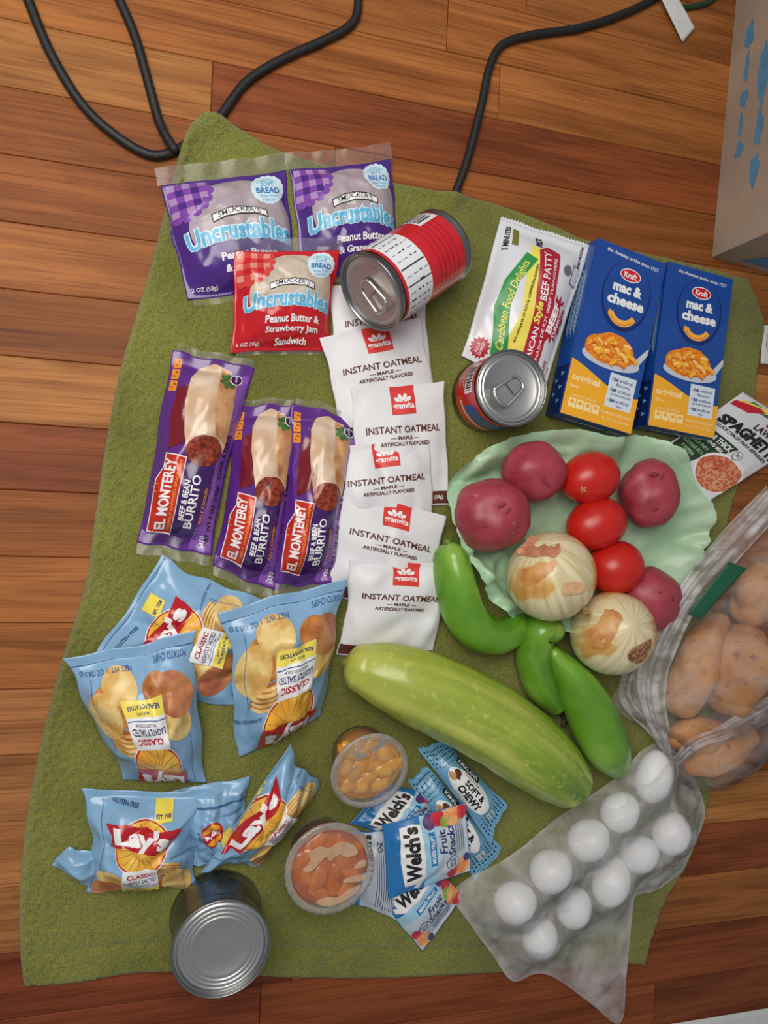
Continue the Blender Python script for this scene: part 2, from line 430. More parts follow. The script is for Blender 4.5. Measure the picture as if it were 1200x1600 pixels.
# ------------------------------------------------------------------ floor of oak strips
def wood():
    m = bpy.data.materials.new('oak_strip'); m.use_nodes = True; nt = m.node_tree; p = nt.nodes['Principled BSDF']
    tc = nd(nt, 'ShaderNodeTexCoord'); oi = nd(nt, 'ShaderNodeObjectInfo')
    add = nd(nt, 'ShaderNodeVectorMath', operation='ADD'); sc = nd(nt, 'ShaderNodeVectorMath', operation='SCALE'); sc.inputs['Scale'].default_value = 7.0
    cb = nd(nt, 'ShaderNodeCombineXYZ'); nt.links.new(oi.outputs['Random'], cb.inputs[0]); nt.links.new(oi.outputs['Random'], cb.inputs[1]); nt.links.new(oi.outputs['Random'], cb.inputs[2])
    nt.links.new(cb.outputs[0], sc.inputs[0]); nt.links.new(tc.outputs['Object'], add.inputs[0]); nt.links.new(sc.outputs[0], add.inputs[1])
    mp = nd(nt, 'ShaderNodeMapping'); mp.inputs['Scale'].default_value = (3.0, 42, 42); nt.links.new(add.outputs[0], mp.inputs[0])
    n1 = nd(nt, 'ShaderNodeTexNoise'); n1.inputs['Scale'].default_value = 1.0; n1.inputs['Detail'].default_value = 7; n1.inputs['Distortion'].default_value = 1.1; n1.inputs['Roughness'].default_value = 0.62
    nt.links.new(mp.outputs[0], n1.inputs['Vector'])
    mp2 = nd(nt, 'ShaderNodeMapping'); mp2.inputs['Scale'].default_value = (12, 560, 560); nt.links.new(add.outputs[0], mp2.inputs[0])
    n2 = nd(nt, 'ShaderNodeTexNoise'); n2.inputs['Scale'].default_value = 1.0; n2.inputs['Detail'].default_value = 3; nt.links.new(mp2.outputs[0], n2.inputs['Vector'])
    mp3 = nd(nt, 'ShaderNodeMapping'); mp3.inputs['Scale'].default_value = (5, 16, 16); nt.links.new(add.outputs[0], mp3.inputs[0])
    n3 = nd(nt, 'ShaderNodeTexNoise'); n3.inputs['Scale'].default_value = 1.0; n3.inputs['Detail'].default_value = 3; nt.links.new(mp3.outputs[0], n3.inputs['Vector'])
    r = nd(nt, 'ShaderNodeValToRGB'); e = r.color_ramp.elements; e[0].position = 0.25; e[0].color = (0.48, 0.38, 0.30, 1); e[1].position = 0.62; e[1].color = (1.12, 1.1, 1.06, 1)
    nt.links.new(n1.outputs['Fac'], r.inputs[0])
    r2 = nd(nt, 'ShaderNodeValToRGB'); e = r2.color_ramp.elements; e[0].position = 0.30; e[0].color = (0.66, 0.58, 0.52, 1); e[1].position = 0.52; e[1].color = (1, 1, 1, 1)
    nt.links.new(n2.outputs['Fac'], r2.inputs[0])
    r3 = nd(nt, 'ShaderNodeValToRGB'); e = r3.color_ramp.elements; e[0].position = 0.3; e[0].color = (0.82, 0.76, 0.72, 1); e[1].position = 0.7; e[1].color = (1.12, 1.1, 1.06, 1)
    nt.links.new(n3.outputs['Fac'], r3.inputs[0])
    def mul(a, b):
        x = nd(nt, 'ShaderNodeMix', data_type='RGBA', blend_type='MULTIPLY'); x.inputs[0].default_value = 1.0; nt.links.new(a, x.inputs[6]); nt.links.new(b, x.inputs[7]); return x.outputs[2]
    c = mul(mul(mul(oi.outputs['Color'], r.outputs[0]), r2.outputs[0]), r3.outputs[0])
    nt.links.new(c, p.inputs['Base Color']); p.inputs['Roughness'].default_value = 0.55; p.inputs['Specular IOR Level'].default_value = 0.22
    b = nd(nt, 'ShaderNodeBump'); b.inputs['Strength'].default_value = 0.12; b.inputs['Distance'].default_value = 0.001; nt.links.new(n2.outputs['Fac'], b.inputs['Height']); nt.links.new(b.outputs[0], p.inputs['Normal'])
    return m
WOOD = wood()
V, Fc = box_mesh(-1.1, 1.9, -1.3, 1.3, -0.03, -0.012)
floor = tag(mesh_obj('floor', V, Fc, mat('subfloor', rgb(38, 18, 10), 0.9), smooth=False), 'varnished oak strip floor', 'floor', kind='structure')
def seam_y(k): return at(0, 133 + 104.5 * k)[1]
PW = 0.05715
Y0 = seam_y(0)
def plank_mesh(L):
    g = 0.00022; c = 0.0006; x0, x1 = g, L - g; y0, y1 = g, PW - g
    V = [(x0, y0, -.012), (x1, y0, -.012), (x1, y1, -.012), (x0, y1, -.012), (x0, y0, -c), (x1, y0, -c), (x1, y1, -c), (x0, y1, -c),
         (x0 + c, y0 + c, 0), (x1 - c, y0 + c, 0), (x1 - c, y1 - c, 0), (x0 + c, y1 - c, 0)]
    Fc = [(0, 3, 2, 1), (0, 1, 5, 4), (1, 2, 6, 5), (2, 3, 7, 6), (3, 0, 4, 7), (4, 5, 9, 8), (5, 6, 10, 9), (6, 7, 11, 10), (7, 4, 8, 11), (8, 9, 10, 11)]
    me = bpy.data.meshes.new('plank'); me.from_pydata(V, [], Fc); me.materials.append(WOOD); me.update(); return me
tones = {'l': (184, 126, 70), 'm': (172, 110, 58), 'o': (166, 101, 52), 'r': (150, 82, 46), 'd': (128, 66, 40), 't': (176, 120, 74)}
rowt = {-3: 'mm', -2: 'mm', -1: 'lr', 0: 'oo', 1: 'om', 2: 'mo', 3: 'ol', 4: 'lo', 5: 'rm', 6: 'om', 7: 'mo', 8: 'mo', 9: 'to', 10: 'to', 11: 'tl', 12: 'tr', 13: 'dm', 14: 'dr', 15: 'rr', 16: 'dd', 17: 'dd', 18: 'dd'}  # lowest rows: dark reddish oak, darkened further for the dimmer light there
rng = random.Random(5)
ends = {-1: [at(331, 140)[0]], 15: [at(1026, 1490)[0]]}
lens = {}
for k in range(-10, 25):
    yt = Y0 - PW * k                                   # rows run down the picture
    cuts = sorted(ends.get(k, []) + ([] if k in ends else [rng.uniform(-0.6, -0.45), rng.uniform(0.1, 0.4)] if k % 2 else [rng.uniform(0.1, 0.42)]))
    xs = [-1.1] + cuts + [1.9]
    if k not in rowt: tt = rng.choice(['mo', 'om', 'rm', 'mr'])
    else: tt = rowt[k]
    for i in range(len(xs) - 1):
        L = round(xs[i + 1] - xs[i], 4)
        if L not in lens: lens[L] = plank_mesh(L)
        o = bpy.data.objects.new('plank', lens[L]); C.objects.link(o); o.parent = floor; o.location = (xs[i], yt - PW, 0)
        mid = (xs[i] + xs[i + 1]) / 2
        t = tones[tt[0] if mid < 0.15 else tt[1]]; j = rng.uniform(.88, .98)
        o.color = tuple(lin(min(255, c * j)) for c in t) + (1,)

# ------------------------------------------------------------------ green towel
def towel_mat():
    m = bpy.data.materials.new('terry_cloth'); m.use_nodes = True; nt = m.node_tree; p = nt.nodes['Principled BSDF']
    tc = nd(nt, 'ShaderNodeTexCoord')
    n = nd(nt, 'ShaderNodeTexNoise'); n.inputs['Scale'].default_value = 9; n.inputs['Detail'].default_value = 5; nt.links.new(tc.outputs['Object'], n.inputs['Vector'])
    mp = nd(nt, 'ShaderNodeMapping'); mp.inputs['Scale'].default_value = (900, 520, 600); nt.links.new(tc.outputs['Object'], mp.inputs[0])
    n2 = nd(nt, 'ShaderNodeTexNoise'); n2.inputs['Scale'].default_value = 1; n2.inputs['Detail'].default_value = 2; nt.links.new(mp.outputs[0], n2.inputs['Vector'])
    r = nd(nt, 'ShaderNodeValToRGB'); e = r.color_ramp.elements; e[0].position = 0.35; e[0].color = rgb(112, 114, 44); e[1].position = 0.65; e[1].color = rgb(136, 137, 60)
    nt.links.new(n.outputs['Fac'], r.inputs[0])
    r2 = nd(nt, 'ShaderNodeValToRGB'); e = r2.color_ramp.elements; e[0].position = 0.3; e[0].color = (0.62, 0.64, 0.56, 1); e[1].position = 0.58; e[1].color = (1.1, 1.1, 1.1, 1)
    nt.links.new(n2.outputs['Fac'], r2.inputs[0])
    x = nd(nt, 'ShaderNodeMix', data_type='RGBA', blend_type='MULTIPLY'); x.inputs[0].default_value = 1.0; nt.links.new(r.outputs[0], x.inputs[6]); nt.links.new(r2.outputs[0], x.inputs[7])
    nt.links.new(x.outputs[2], p.inputs['Base Color']); p.inputs['Roughness'].default_value = 0.95; p.inputs['Specular IOR Level'].default_value = 0.1
    p.inputs['Sheen Weight'].default_value = 0.25; p.inputs['Sheen Roughness'].default_value = 0.6
    b = nd(nt, 'ShaderNodeBump'); b.inputs['Strength'].default_value = 0.9; b.inputs['Distance'].default_value = 0.0025; nt.links.new(n2.outputs['Fac'], b.inputs['Height']); nt.links.new(b.outputs[0], p.inputs['Normal'])
    return m
TOW = towel_mat()
def resample(px, n):
    P = np.array([at(x, y, 0.0)[:2] for x, y in px]); S = catmull(P, 12); d = np.concatenate([[0], np.cumsum(np.linalg.norm(np.diff(S, axis=0), axis=1))]); t = np.linspace(0, d[-1], n)
    return np.stack([np.interp(t, d, S[:, 0]), np.interp(t, d, S[:, 1])], 1)
NU, NV = 370, 470
top = resample([(318, 181), (352, 190), (430, 234), (520, 262), (610, 285), (700, 303), (775, 320), (860, 352), (925, 378), (1060, 408), (1165, 436)], NU)
bot = resample([(38, 1540), (75, 1539), (130, 1533), (200, 1521), (300, 1517), (440, 1525), (600, 1527), (780, 1519), (900, 1510), (985, 1505), (1004, 1508)], NU)
lef = resample([(318, 181), (297, 198), (281, 238), (262, 310), (240, 400), (214, 490), (189, 575), (166, 690), (150, 800), (132, 920), (94, 1040), (60, 1180), (40, 1290), (31, 1400), (32, 1490), (38, 1540)], NV)
rig = resample([(1165, 436), (1180, 470), (1192, 510), (1183, 570), (1175, 640), (1162, 720), (1140, 800), (1115, 900), (1110, 1000), (1120, 1110), (1112, 1220), (1078, 1335), (1040, 1400), (1020, 1455), (1004, 1508)], NV)
U, Vv = np.meshgrid(np.linspace(0, 1, NU), np.linspace(0, 1, NV))
P = (1 - Vv)[..., None] * top[None] + Vv[..., None] * bot[None] + (1 - U)[..., None] * lef[:, None] + U[..., None] * rig[:, None]
P -= ((1 - U) * (1 - Vv))[..., None] * top[0] + (U * (1 - Vv))[..., None] * top[-1] + ((1 - U) * Vv)[..., None] * bot[0] + (U * Vv)[..., None] * bot[-1]
rs = np.random.RandomState(3)
ed = np.minimum(np.minimum(U, 1 - U) * .75, np.minimum(Vv, 1 - Vv) * .9)     # metres from the rim, roughly
def smooth(a, k):
    for _ in range(k): a = (a + np.roll(a, 1, 0) + np.roll(a, -1, 0) + np.roll(a, 1, 1) + np.roll(a, -1, 1)) / 5
    return a
fine = rs.normal(0, 1, U.shape); fine = (fine + np.roll(fine, 1, 0)) * .5            # loops, in columns
loop = rs.normal(0, 1, U.shape); loop = (loop + np.roll(loop, 1, 0) + np.roll(loop, 2, 0)) / 1.7
mid = smooth(rs.normal(0, 1, U.shape), 20); mid /= mid.std()
Z = 0.0045 * np.sqrt(np.clip(ed / 0.006, 0, 1)) + fine * 0.00062 * np.clip(ed / .004, 0, 1) + loop * .0009 * np.exp(-(U / .06) ** 2) * np.clip(ed / .004, 0, 1) + mid * 0.0003
Z += 0.0014 * np.exp(-((Vv - 0.962) / 0.004) ** 2) * -1 + 0.0012 * np.exp(-(ed / .012) ** 2) * np.clip(ed / .004, 0, 1)
Z += 0.0006 * (1 + np.sin(U * 9 + Vv * 5))
def under(px, h):                                   # the cloth rides over what lies beneath it
    q = catmull([at(x, y)[:2] for x, y in px], 8); d = np.full(U.shape, 9.0)
    for p in q: d = np.minimum(d, np.hypot(P[..., 0] - p[0], P[..., 1] - p[1]))
    return h * np.exp(-(d / .011) ** 2)
Z += (under([(255, 241), (290, 226), (318, 206), (350, 176)], .0085) + under([(262, 215), (276, 236)], .004) + under([(702, 315), (714, 296)], .0085)) * np.clip(ed / .003 + .3, 0, 1)
fo = np.exp(-((U) / .05) ** 2) * np.exp(-((Vv) / .12) ** 2); Z += fo * 0.002 * np.clip(ed / .006, 0, 1)
Z = np.maximum(Z, 0.0004)
P3 = np.dstack([P, Z]).reshape(-1, 3)
Fc = grid_faces(NU, NV)
br = list(range(NU)) + [j * NU + NU - 1 for j in range(1, NV)] + [(NV - 1) * NU + i for i in range(NU - 2, -1, -1)] + [j * NU for j in range(NV - 2, 0, -1)]
n = len(P3); low = P3[br].copy(); low[:, 2] = 0.0002; P3 = np.vstack([P3, low])
Fc = [f[::-1] for f in Fc]
for i in range(len(br)): Fc.append((br[i], br[(i + 1) % len(br)], n + (i + 1) % len(br), n + i))
towel = mesh_obj('towel', P3, Fc, TOW, origin=tuple(at(600, 850)))
tag(towel, 'olive green terry towel spread on the wooden floor under the groceries', 'towel')

# ------------------------------------------------------------------ cords, tag, papers, box
RUB = mat('black_rubber', rgb(24, 24, 25), 0.55, bump=0.2, bscale=400)
cr = 0.0042
def cord(px, label, m=RUB, r=cr, z=0.0044):
    P = [at(p[0], p[1], p[2] if len(p) > 2 else z) for p in px]
    o = tube('power_cord', P, [r] * len(P), m, seg=12, n=10, origin=tuple(P[0]))
    return tag(o, label, 'cord', 'black cords on the floor')
cord([(20, -60), (44, 0), (80, 85), (130, 165), (185, 215), (232, 241), (262, 240), (290, 226, .003), (318, 206, .003), (345, 180), (385, 128), (440, 93), (500, 66), (540, 45), (558, 20), (560, -40)], 'black cord curving in a wide loop past the towel corner and up again')
cord([(165, -50), (187, 0), (212, 60), (232, 130), (247, 185), (259, 212, .0075), (272, 232, .0105)], 'black cord coming straight down to the towel corner inside the loop of another')
cord([(706, 312, .0043), (712, 300), (730, 250), (752, 165), (765, 105), (785, 70), (830, 55), (900, 45), (960, 27), (1015, 2), (1060, -30)], 'black cord bending from the upper towel edge toward the white tag')
g = tube('power_cord', [at(1056, 12, .003), at(1085, 10, .003), at(1112, 0, .003), (at(1135, -25, .003))], [.003] * 4, mat('green_rubber', rgb(22, 58, 38), 0.5), seg=10, origin=tuple(at(1060, 12)))
tag(g, 'short dark green cord beside the white tag at the top edge', 'cord')
def card(name, px, z, th, m, label, cat, cre=None, n=14, extra=None):
    pl = Pillow(px, z, 0.0, cre=cre, pinch=0, seal=0)
    o = pl.body(name, m, n, n); tag(o, label, cat); return pl, o
PAP = mat('white_paper', rgb(214, 216, 214), 0.7, var=0.06, vscale=60)
pl, o = card('cord_tag', [(1028, -12), (1056, -8), (1085, 44), (1066, 66)], [.012, .012, .006, .003], 0, PAP, 'crumpled white tag hanging on the cord at the top edge', 'tag', Creases(6, .0012, 4))
pl, o = card('paper_slip', [(1192, 508), (1250, 512), (1246, 574), (1188, 568)], .0008, 0, PAP, 'white paper slip with small print at the right edge beside the towel', 'paper')
BLK = mat('black_ink', rgb(25, 24, 26), 0.6)
a = Art(50, 50)
for i, x in enumerate((5.5, 8.0)): a.stroke([(x, 12), (x, 20), (x, 28 + i * 6)], 0.8, BLK, 1)
a.build('printed_lines', o, pl)
pl, o = card('paper_sheet', [(1010, 1606), (1290, 1560), (1300, 1700), (1020, 1740)], .0008, 0, PAP, 'white sheet edge showing in the lower right corner of the floor', 'paper')
# cardboard box
KRA = mat('cardboard', rgb(168, 148, 130), 0.8, var=0.15, vscale=14, bump=0.15, bscale=300)
BLU = mat('box_blue_ink', rgb(84, 138, 176), 0.7, var=0.15, vscale=50)
p0 = at(1112, 402); e1 = at(1150, 0) - p0; e2 = at(1200, 427) - p0; e1 /= np.linalg.norm(e1); e2 /= np.linalg.norm(e2); e2 = e2 - e1 * (e1 @ e2) * .0
Lx, Ly, Hh = 0.34, 0.30, 0.24
bx = empty('cardboard_box', tuple(p0 + e1 * Ly / 2 + e2 * Lx / 2))
tag(bx, 'brown cardboard box with blue print standing on the floor at the upper right', 'box')
th = 0.003
def slab(name, o, a, b, c, m, parent):
    V = [o, o + a, o + a + b, o + b, o + c, o + a + c, o + a + b + c, o + b + c]
    ob = mesh_obj(name, V, box_mesh(0, 1, 0, 1, 0, 1)[1], m, parent=parent, smooth=False); recalc(ob); return ob
zz = np.array([0, 0, 1.0])
fl = p0 + zz * .0004
s1 = slab('side_panel', fl, e1 * Ly, zz * Hh, e2 * th, KRA, bx); s2 = slab('side_panel', fl + e2 * (Lx - th), e1 * Ly, zz * Hh, e2 * th, KRA, bx)
s3 = slab('end_panel', fl + e2 * th, e2 * (Lx - 2 * th), zz * Hh, e1 * th, KRA, bx); s4 = slab('end_panel', fl + e2 * th + e1 * (Ly - th), e2 * (Lx - 2 * th), zz * Hh, e1 * th, KRA, bx)
slab('bottom_panel', fl + e2 * th + e1 * th, e2 * (Lx - 2 * th), e1 * (Ly - 2 * th), zz * th, KRA, bx)
slab('top_flap', fl + zz * Hh, e2 * Lx, e1 * Ly * .498, zz * th, KRA, bx); slab('top_flap', fl + zz * Hh + e1 * Ly * .502, e2 * Lx, e1 * Ly * .498, zz * th, KRA, bx)
n1 = -np.cross(e1, zz) if (np.cross(e1, zz) @ e2) > 0 else np.cross(e1, zz)
def wallsurf(o, a, n_): return lambda u, v, off: o + u[:, None] * a + v[:, None] * zz + n_ * off
a = Art(300, 240, 60)
for (x0, y0, x1, y1) in ((100, 22, 118, 33), (124, 24, 150, 30), (156, 22, 176, 34), (184, 25, 215, 31), (222, 22, 250, 34), (60, 48, 95, 60), (100, 50, 140, 60), (150, 47, 215, 62), (40, 80, 120, 110), (130, 80, 260, 112), (60, 140, 250, 200)):
    a.ell((x0 + x1) / 2, (y0 + y1) / 2, (x1 - x0) / 2, (y1 - y0) / 2, BLU, 0, wob=.5, seed=x0 * .1)
def boxside(u, v, off): return fl + u[:, None] * e1 * Ly + v[:, None] * zz * Hh - e2 * off
a.build('printed_marks', s1, boxside, lab='blue printed marks')
a = Art(340, 240, 60); a.poly([(30, 12), (300, 12), (300, 60), (180, 48), (150, 90), (60, 60)], BLU, 0); a.poly([(60, 110), (280, 100), (280, 200), (60, 200)], BLU, 0)
def boxend(u, v, off): return fl + u[:, None] * e2 * Lx + v[:, None] * zz * Hh - e1 * off
a.build('printed_marks', s3, boxend, lab='blue printed panel')
# ------------------------------------------------------------------ printed packages
WHT = mat('print_white', rgb(240, 240, 242), 0.4)
def foil(name, col, rough=0.3, **k): return mat(name, col, rough, coat=0.35, bump=0.12, bscale=90, **k)
FILM = film_mat('clear_film', rgb(235, 232, 235), 0.06, 0.20, (30, 30, 30), 0.22, 1.4, 0.08)
PUR = foil('purple_film', rgb(74, 38, 128), 0.22); REDF = foil('red_film', rgb(196, 22, 34), 0.22)
T0 = 0.0065                                              # top of the towel

# --- crustless sandwiches
BREAD = mat('sandwich_bread', rgb(205, 190, 172), 0.45, var=0.12, vscale=90, coat=.4)
BREADP = mat('sandwich_bread_purple', rgb(178, 164, 172), 0.45, var=0.15, vscale=90, coat=.4)
LBL = mat('light_blue_ink', rgb(98, 182, 222), 0.3); CLOUD = mat('pale_blue_ink', rgb(212, 232, 244), 0.3)
def sandwich_art(P, Pl, Pm, bread, lines):
    a = Art(100, 100, 2.4)
    a.ell(56, 46, 42, 42, bread, 0, n=44)
    a.poly([(14, 62), (30, 60), (50, 58), (70, 56), (97, 54), (99, 99), (6, 99)], P, 1)
    for i in range(5):                                           # gingham corner with scalloped edge
        for j in range(5):
            m = Pl if (i % 2 == 0 and j % 2 == 0) else (P if (i % 2 and j % 2) else Pm)
            if i + j < 7: a.rect(3 + i * 6, 2 + j * 6, 9 + i * 6, 8 + j * 6, m, 2)
    for (x, y) in ((33, 6), (34, 13), (32, 20), (28, 26), (22, 31), (14, 34), (7, 34)): a.ell(x, y, 4.2, 4.2, Pm, 1, n=14)
    a.ell(82, 16, 13.5, 13.5, CLOUD, 2, n=48, scal=16)
    a.text('SOFT', 82, 12, 11, 4.5, LBL, 3, bold=.03); a.text('BREAD', 82, 18, 20, 5.5, mat('mid_blue_ink', rgb(50, 120, 190), .3), 3, bold=.03)
    a.text('UNBEATABLY', 82, 7.5, 17, 2.6, LBL, 3, arc=2.2); a.text('Baked Fresh', 82, 23, 15, 2.4, LBL, 3); a.text('in the USA', 82, 26.3, 11, 2.2, LBL, 3)
    a.poly([(32, 36), (45, 31.5), (56, 30.5), (68, 32), (78, 36), (78, 42.5), (68, 39), (56, 38), (44, 39), (33, 43)], BLK, 3)
    a.poly([(33, 36.6), (45, 32.4), (56, 31.4), (68, 32.9), (77, 36.6), (77, 41.3), (68, 38), (56, 37), (44, 38), (33.6, 41.8)], WHT, 4)
    a.text("SMUCKER'S", 55, 33.6, 35, 4.4, BLK, 5, bold=.006, arc=3.6)
    a.text('Uncrustables', 53, 50, 86, 17, LBL, 5, bold=.03, arc=6.0, outline=CLOUD, ow=.055)
    y = 70
    for t, wd in lines: a.text(t, 58, y, wd, 7.5 if 'y' in t or 'J' in t or '&' in t else 6.6, WHT, 4, bold=.03, arc=1.5); y += 10
    a.text('2 OZ (58g)', 16, 93, 22, 4, WHT, 4)
    return a
PURL = foil('lilac_film', rgb(176, 140, 190), 0.25); PURM = foil('violet_film', rgb(128, 70, 168), 0.25)
REDL = foil('pale_red_film', rgb(226, 150, 138), 0.25); REDM = foil('mid_red_film', rgb(214, 66, 62), 0.25)
SA = sandwich_art(PUR, PURL, PURM, BREADP, [('Peanut Butter', 48), ('& Grape Jelly', 44), ('Sandwich', 32)])
SR = sandwich_art(REDF, REDL, REDM, BREAD, [('Peanut Butter &', 56), ('Strawberry Jam', 54), ('Sandwich', 32)])
def sandwich(px, zs, th, art, m, label, seed, top_flap=.14, bot_flap=.06):
    pl = Pillow(px, zs, th, 3.2, 3.2, seal=.03, pinch=.035, pinchv=.02, cre=Creases(34, .0016, seed, wmin=.028, wmax=.06), useal=.02, rag=.012, rs=seed)
    o = pl.body('sandwich_packet', m, 72, 72); tag(o, label, 'snack', 'wrapped sandwiches')
    art.build('printed_front', o, pl)
    if top_flap: pl.flap('clear_seal', FILM, -.03, 1.02, 0.0, -top_flap, o, lift=.003)
    if bot_flap: pl.flap('clear_seal', FILM, 0.05, .98, 1.0, 1 + bot_flap, o, lift=.001)
    return pl, o
sandwich([(250, 290), (447, 266), (470, 452), (290, 470)], [T0] * 4, .020, SA, PUR, 'purple wrapped round sandwich at the left, overlapped by the red one', 11)
sandwich([(452, 266), (610, 250), (628, 425), (468, 440)], [T0] * 4, .019, SA, PUR, 'purple wrapped round sandwich beside the tilted red can', 12)
sandwich([(366, 392), (530, 392), (512, 548), (360, 552)], [T0 + .020, T0 + .018, T0 + .003, T0 + .004], .017, SR, REDF, 'red wrapped strawberry jam sandwich lying over two purple ones', 13, .12, .04)

# --- oatmeal packets
OATW = mat('oat_paper', rgb(226, 226, 230), 0.5, bump=.08, bscale=60); OATR = mat('oat_red', rgb(218, 58, 52), 0.45); OATB = mat('oat_brown', rgb(92, 44, 32), 0.5)
OA = Art(100, 125, 3.2)
OA.rect(40, 1, 66, 30, OATR, 0)
for (x, y, r) in ((46.5, 14.5, -.9), (50, 11.8, -.35), (55.5, 11.8, .35), (59, 14.5, .9)): OA.ell(x, y, 2.0, 3.1, WHT, 1, rot=r, n=14)
OA.poly([(49, 17), (53, 12), (57, 17)], WHT, 1); OA.ell(53, 16, .9, .9, OATR, 2, n=8)
OA.text('granvita', 53, 22, 23, 8, WHT, 1, bold=.03)
OA.text('INSTANT OATMEAL', 52, 45, 80, 7.4, OATB, 1, bold=.02); OA.text('— MAPLE —', 52, 53.5, 32, 3.6, OATB, 1, bold=.03); OA.text('ARTIFICIALLY FLAVORED', 52, 59.5, 54, 4.2, OATB, 1, bold=.03)
OA.rect(1, 110, 99, 123, OATB, 0); OA.text('NET WT 1 oz (28g)', 72, 116.5, 40, 5, WHT, 1)
def oat(px, zs, th, label, seed, cre=.0019, pv=2.6):
    pl = Pillow(px, zs, th, 2.4, pv, seal=.05, pinch=.03, cre=Creases(22, cre, seed, wmin=.04, wmax=.13), rag=.012, rs=seed)
    o = pl.body('oatmeal_packet', OATW, 56, 64); tag(o, label, 'packet', 'instant oatmeal packets'); OA.build('printed_front', o, pl); return o
zh, zl = .019, T0
oat([(514, 447), (664, 428), (676, 612), (522, 622)], [T0 + .001] * 4, .007, 'white oatmeal packet half hidden under the tilted red can', 21)
oat([(500, 528), (657, 494), (690, 672), (534, 690)], [zh - .002, zh - .002, zl, zl], .008, 'white oatmeal packet directly below the tilted red can', 22)
oat([(546, 606), (694, 597), (704, 788), (562, 800)], [zh, zh, zl, zl], .008, 'white oatmeal packet with brown lower band showing beside the blue and red can', 23)
oat([(517, 700), (671, 681), (680, 850), (524, 862)], [zh, zh, zl, zl], .008, 'white oatmeal packet in the middle of the row beside the rightmost burrito', 24)
oat([(535, 764), (696, 806), (668, 960), (507, 930)], [zh + .002, zh + .002, zl, zl], .008, 'white oatmeal packet tilted clockwise, second from the cucumber', 25)
oat([(548, 874), (712, 880), (672, 1034), (527, 1022)], [zh + .002, zh + .002, zl, zl], .013, 'crumpled white oatmeal packet lowest in the row, touching the cucumber', 26, .0032)

# --- burritos
PUB = foil('burrito_purple', rgb(92, 42, 132), 0.2); PUD = foil('burrito_dark_purple', rgb(62, 26, 96), 0.2); PULI = foil('burrito_light_purple', rgb(132, 80, 172), 0.2)
MAR = foil('burrito_maroon', rgb(118, 20, 34), 0.22); BRED = foil('burrito_logo_red', rgb(196, 44, 28), 0.22); ORG = mat('orange_tag', rgb(232, 146, 48), .3)
TORT = mat('tortilla_print', rgb(226, 204, 182), .3, col2=rgb(206, 172, 140), vscale=35, coat=.3); TORB = mat('tortilla_brown', rgb(208, 160, 112), .3, col2=rgb(180, 120, 78), vscale=60, coat=.3)
BEEF = mat('bean_filling', rgb(160, 62, 34), .35, col2=rgb(98, 30, 18), vscale=260, lo=.42, hi=.6, coat=.3); LEAF = mat('leaf_print', rgb(74, 126, 62), .35, var=.4, vscale=200)
BA = Art(60, 150, 2.4)
BA.poly([(30, 70), (44, 75), (50, 92), (46, 140), (30, 148), (8, 148), (14, 100)], PUD, 0)
BA.poly([(50, 10), (58, 8), (58, 148), (40, 148), (48, 110)], PULI, 0)
BA.poly([(9, 30), (17, 24), (20, 40), (21, 70), (10, 76), (8, 50)], MAR, 1)
BA.poly([(16, 20), (21, 9), (31, 4), (44, 7), (50, 18), (51, 50), (52, 68), (48, 80), (36, 85), (24, 78), (20, 62), (16, 40)], TORT, 2)
BA.poly([(37, 6), (44, 8), (50, 18), (51, 50), (52, 66), (42, 60), (37, 40)], TORB, 3)
BA.ell(37, 73, 14.4, 11.6, BEEF, 4, rot=-.2, n=30, wob=.08)
for i in range(7): BA.ell(44 + 4 * math.cos(i * .9), 16 + 4 * math.sin(i * .9), 3.2, 2.2, LEAF, 4, rot=i, n=10)
BA.ell(49, 14, 4.6, 4.6, WHT, 5, n=18); BA.ell(49, 14, 3.9, 3.9, PUD, 6, n=18); BA.text('MICRO', 49, 13, 5.6, 1.5, WHT, 7, rot=-90)
for i in range(3): BA.rect(2.5, 6 + i * 9, 8, 14 + i * 9, ORG, 2); BA.text('7 g', 5.3, 10 + i * 9, 5, 2.6, MAR, 3, rot=-80)
BA.poly([(5, 140), (5, 100), (9, 90), (9, 79), (25, 80), (24, 141)], WHT, 2); BA.poly([(5.8, 139.3), (5.8, 100.3), (9.8, 90), (9.8, 79.9), (24.4, 80.8), (23.4, 140.2)], BRED, 3)
BA.text('EL MONTEREY', 14.2, 110, 54, 8.4, WHT, 4, rot=-90, bold=.03); BA.text('FAMILY OWNED SINCE 1964', 21, 110, 54, 2.4, ORG, 4, rot=-90, bold=.02); BA.arc(8, 106, 3, 90, 270, .7, ORG, 4)
BA.text('BEEF & BEAN', 29.5, 112, 30, 4.6, WHT, 3, rot=-90, bold=.025); BA.text('BURRITO', 36, 112, 40, 7, WHT, 3, rot=-90, bold=.02)
BA.text('FULLY COOKED', 45, 114, 27, 2.4, ORG, 3, rot=-90, bold=.02)
BA.text('NET WT 5 OZ (142g)   COOK & SERVE', 54, 100, 86, 4.2, BLK, 3, rot=-90, bold=.02)
BA.rect(45, 136, 55, 147, PULI, 2); BA.text('350', 50, 140, 8, 4, WHT, 3, rot=-90); BA.text('CAL', 50, 145, 7, 2.5, WHT, 3)
def burrito(px, zs, th, label, seed):
    pl = Pillow(px, zs, th, 2.4, 5, seal=.07, pinch=.05, pinchv=-.02, cre=Creases(34, .0018, seed, wmin=.03, wmax=.06), wav=.0008, rag=.02, rs=seed)
    o = pl.body('burrito_packet', PUB, 50, 110); tag(o, label, 'burrito', 'wrapped burritos'); BA.build('printed_front', o, pl)
    pl.flap('clear_seal', FILM, 0.02, .98, 1.0, 1.055, o, lift=.001); pl.flap('clear_seal', FILM, 0.05, .98, 0.0, -.035, o, lift=.001); return o
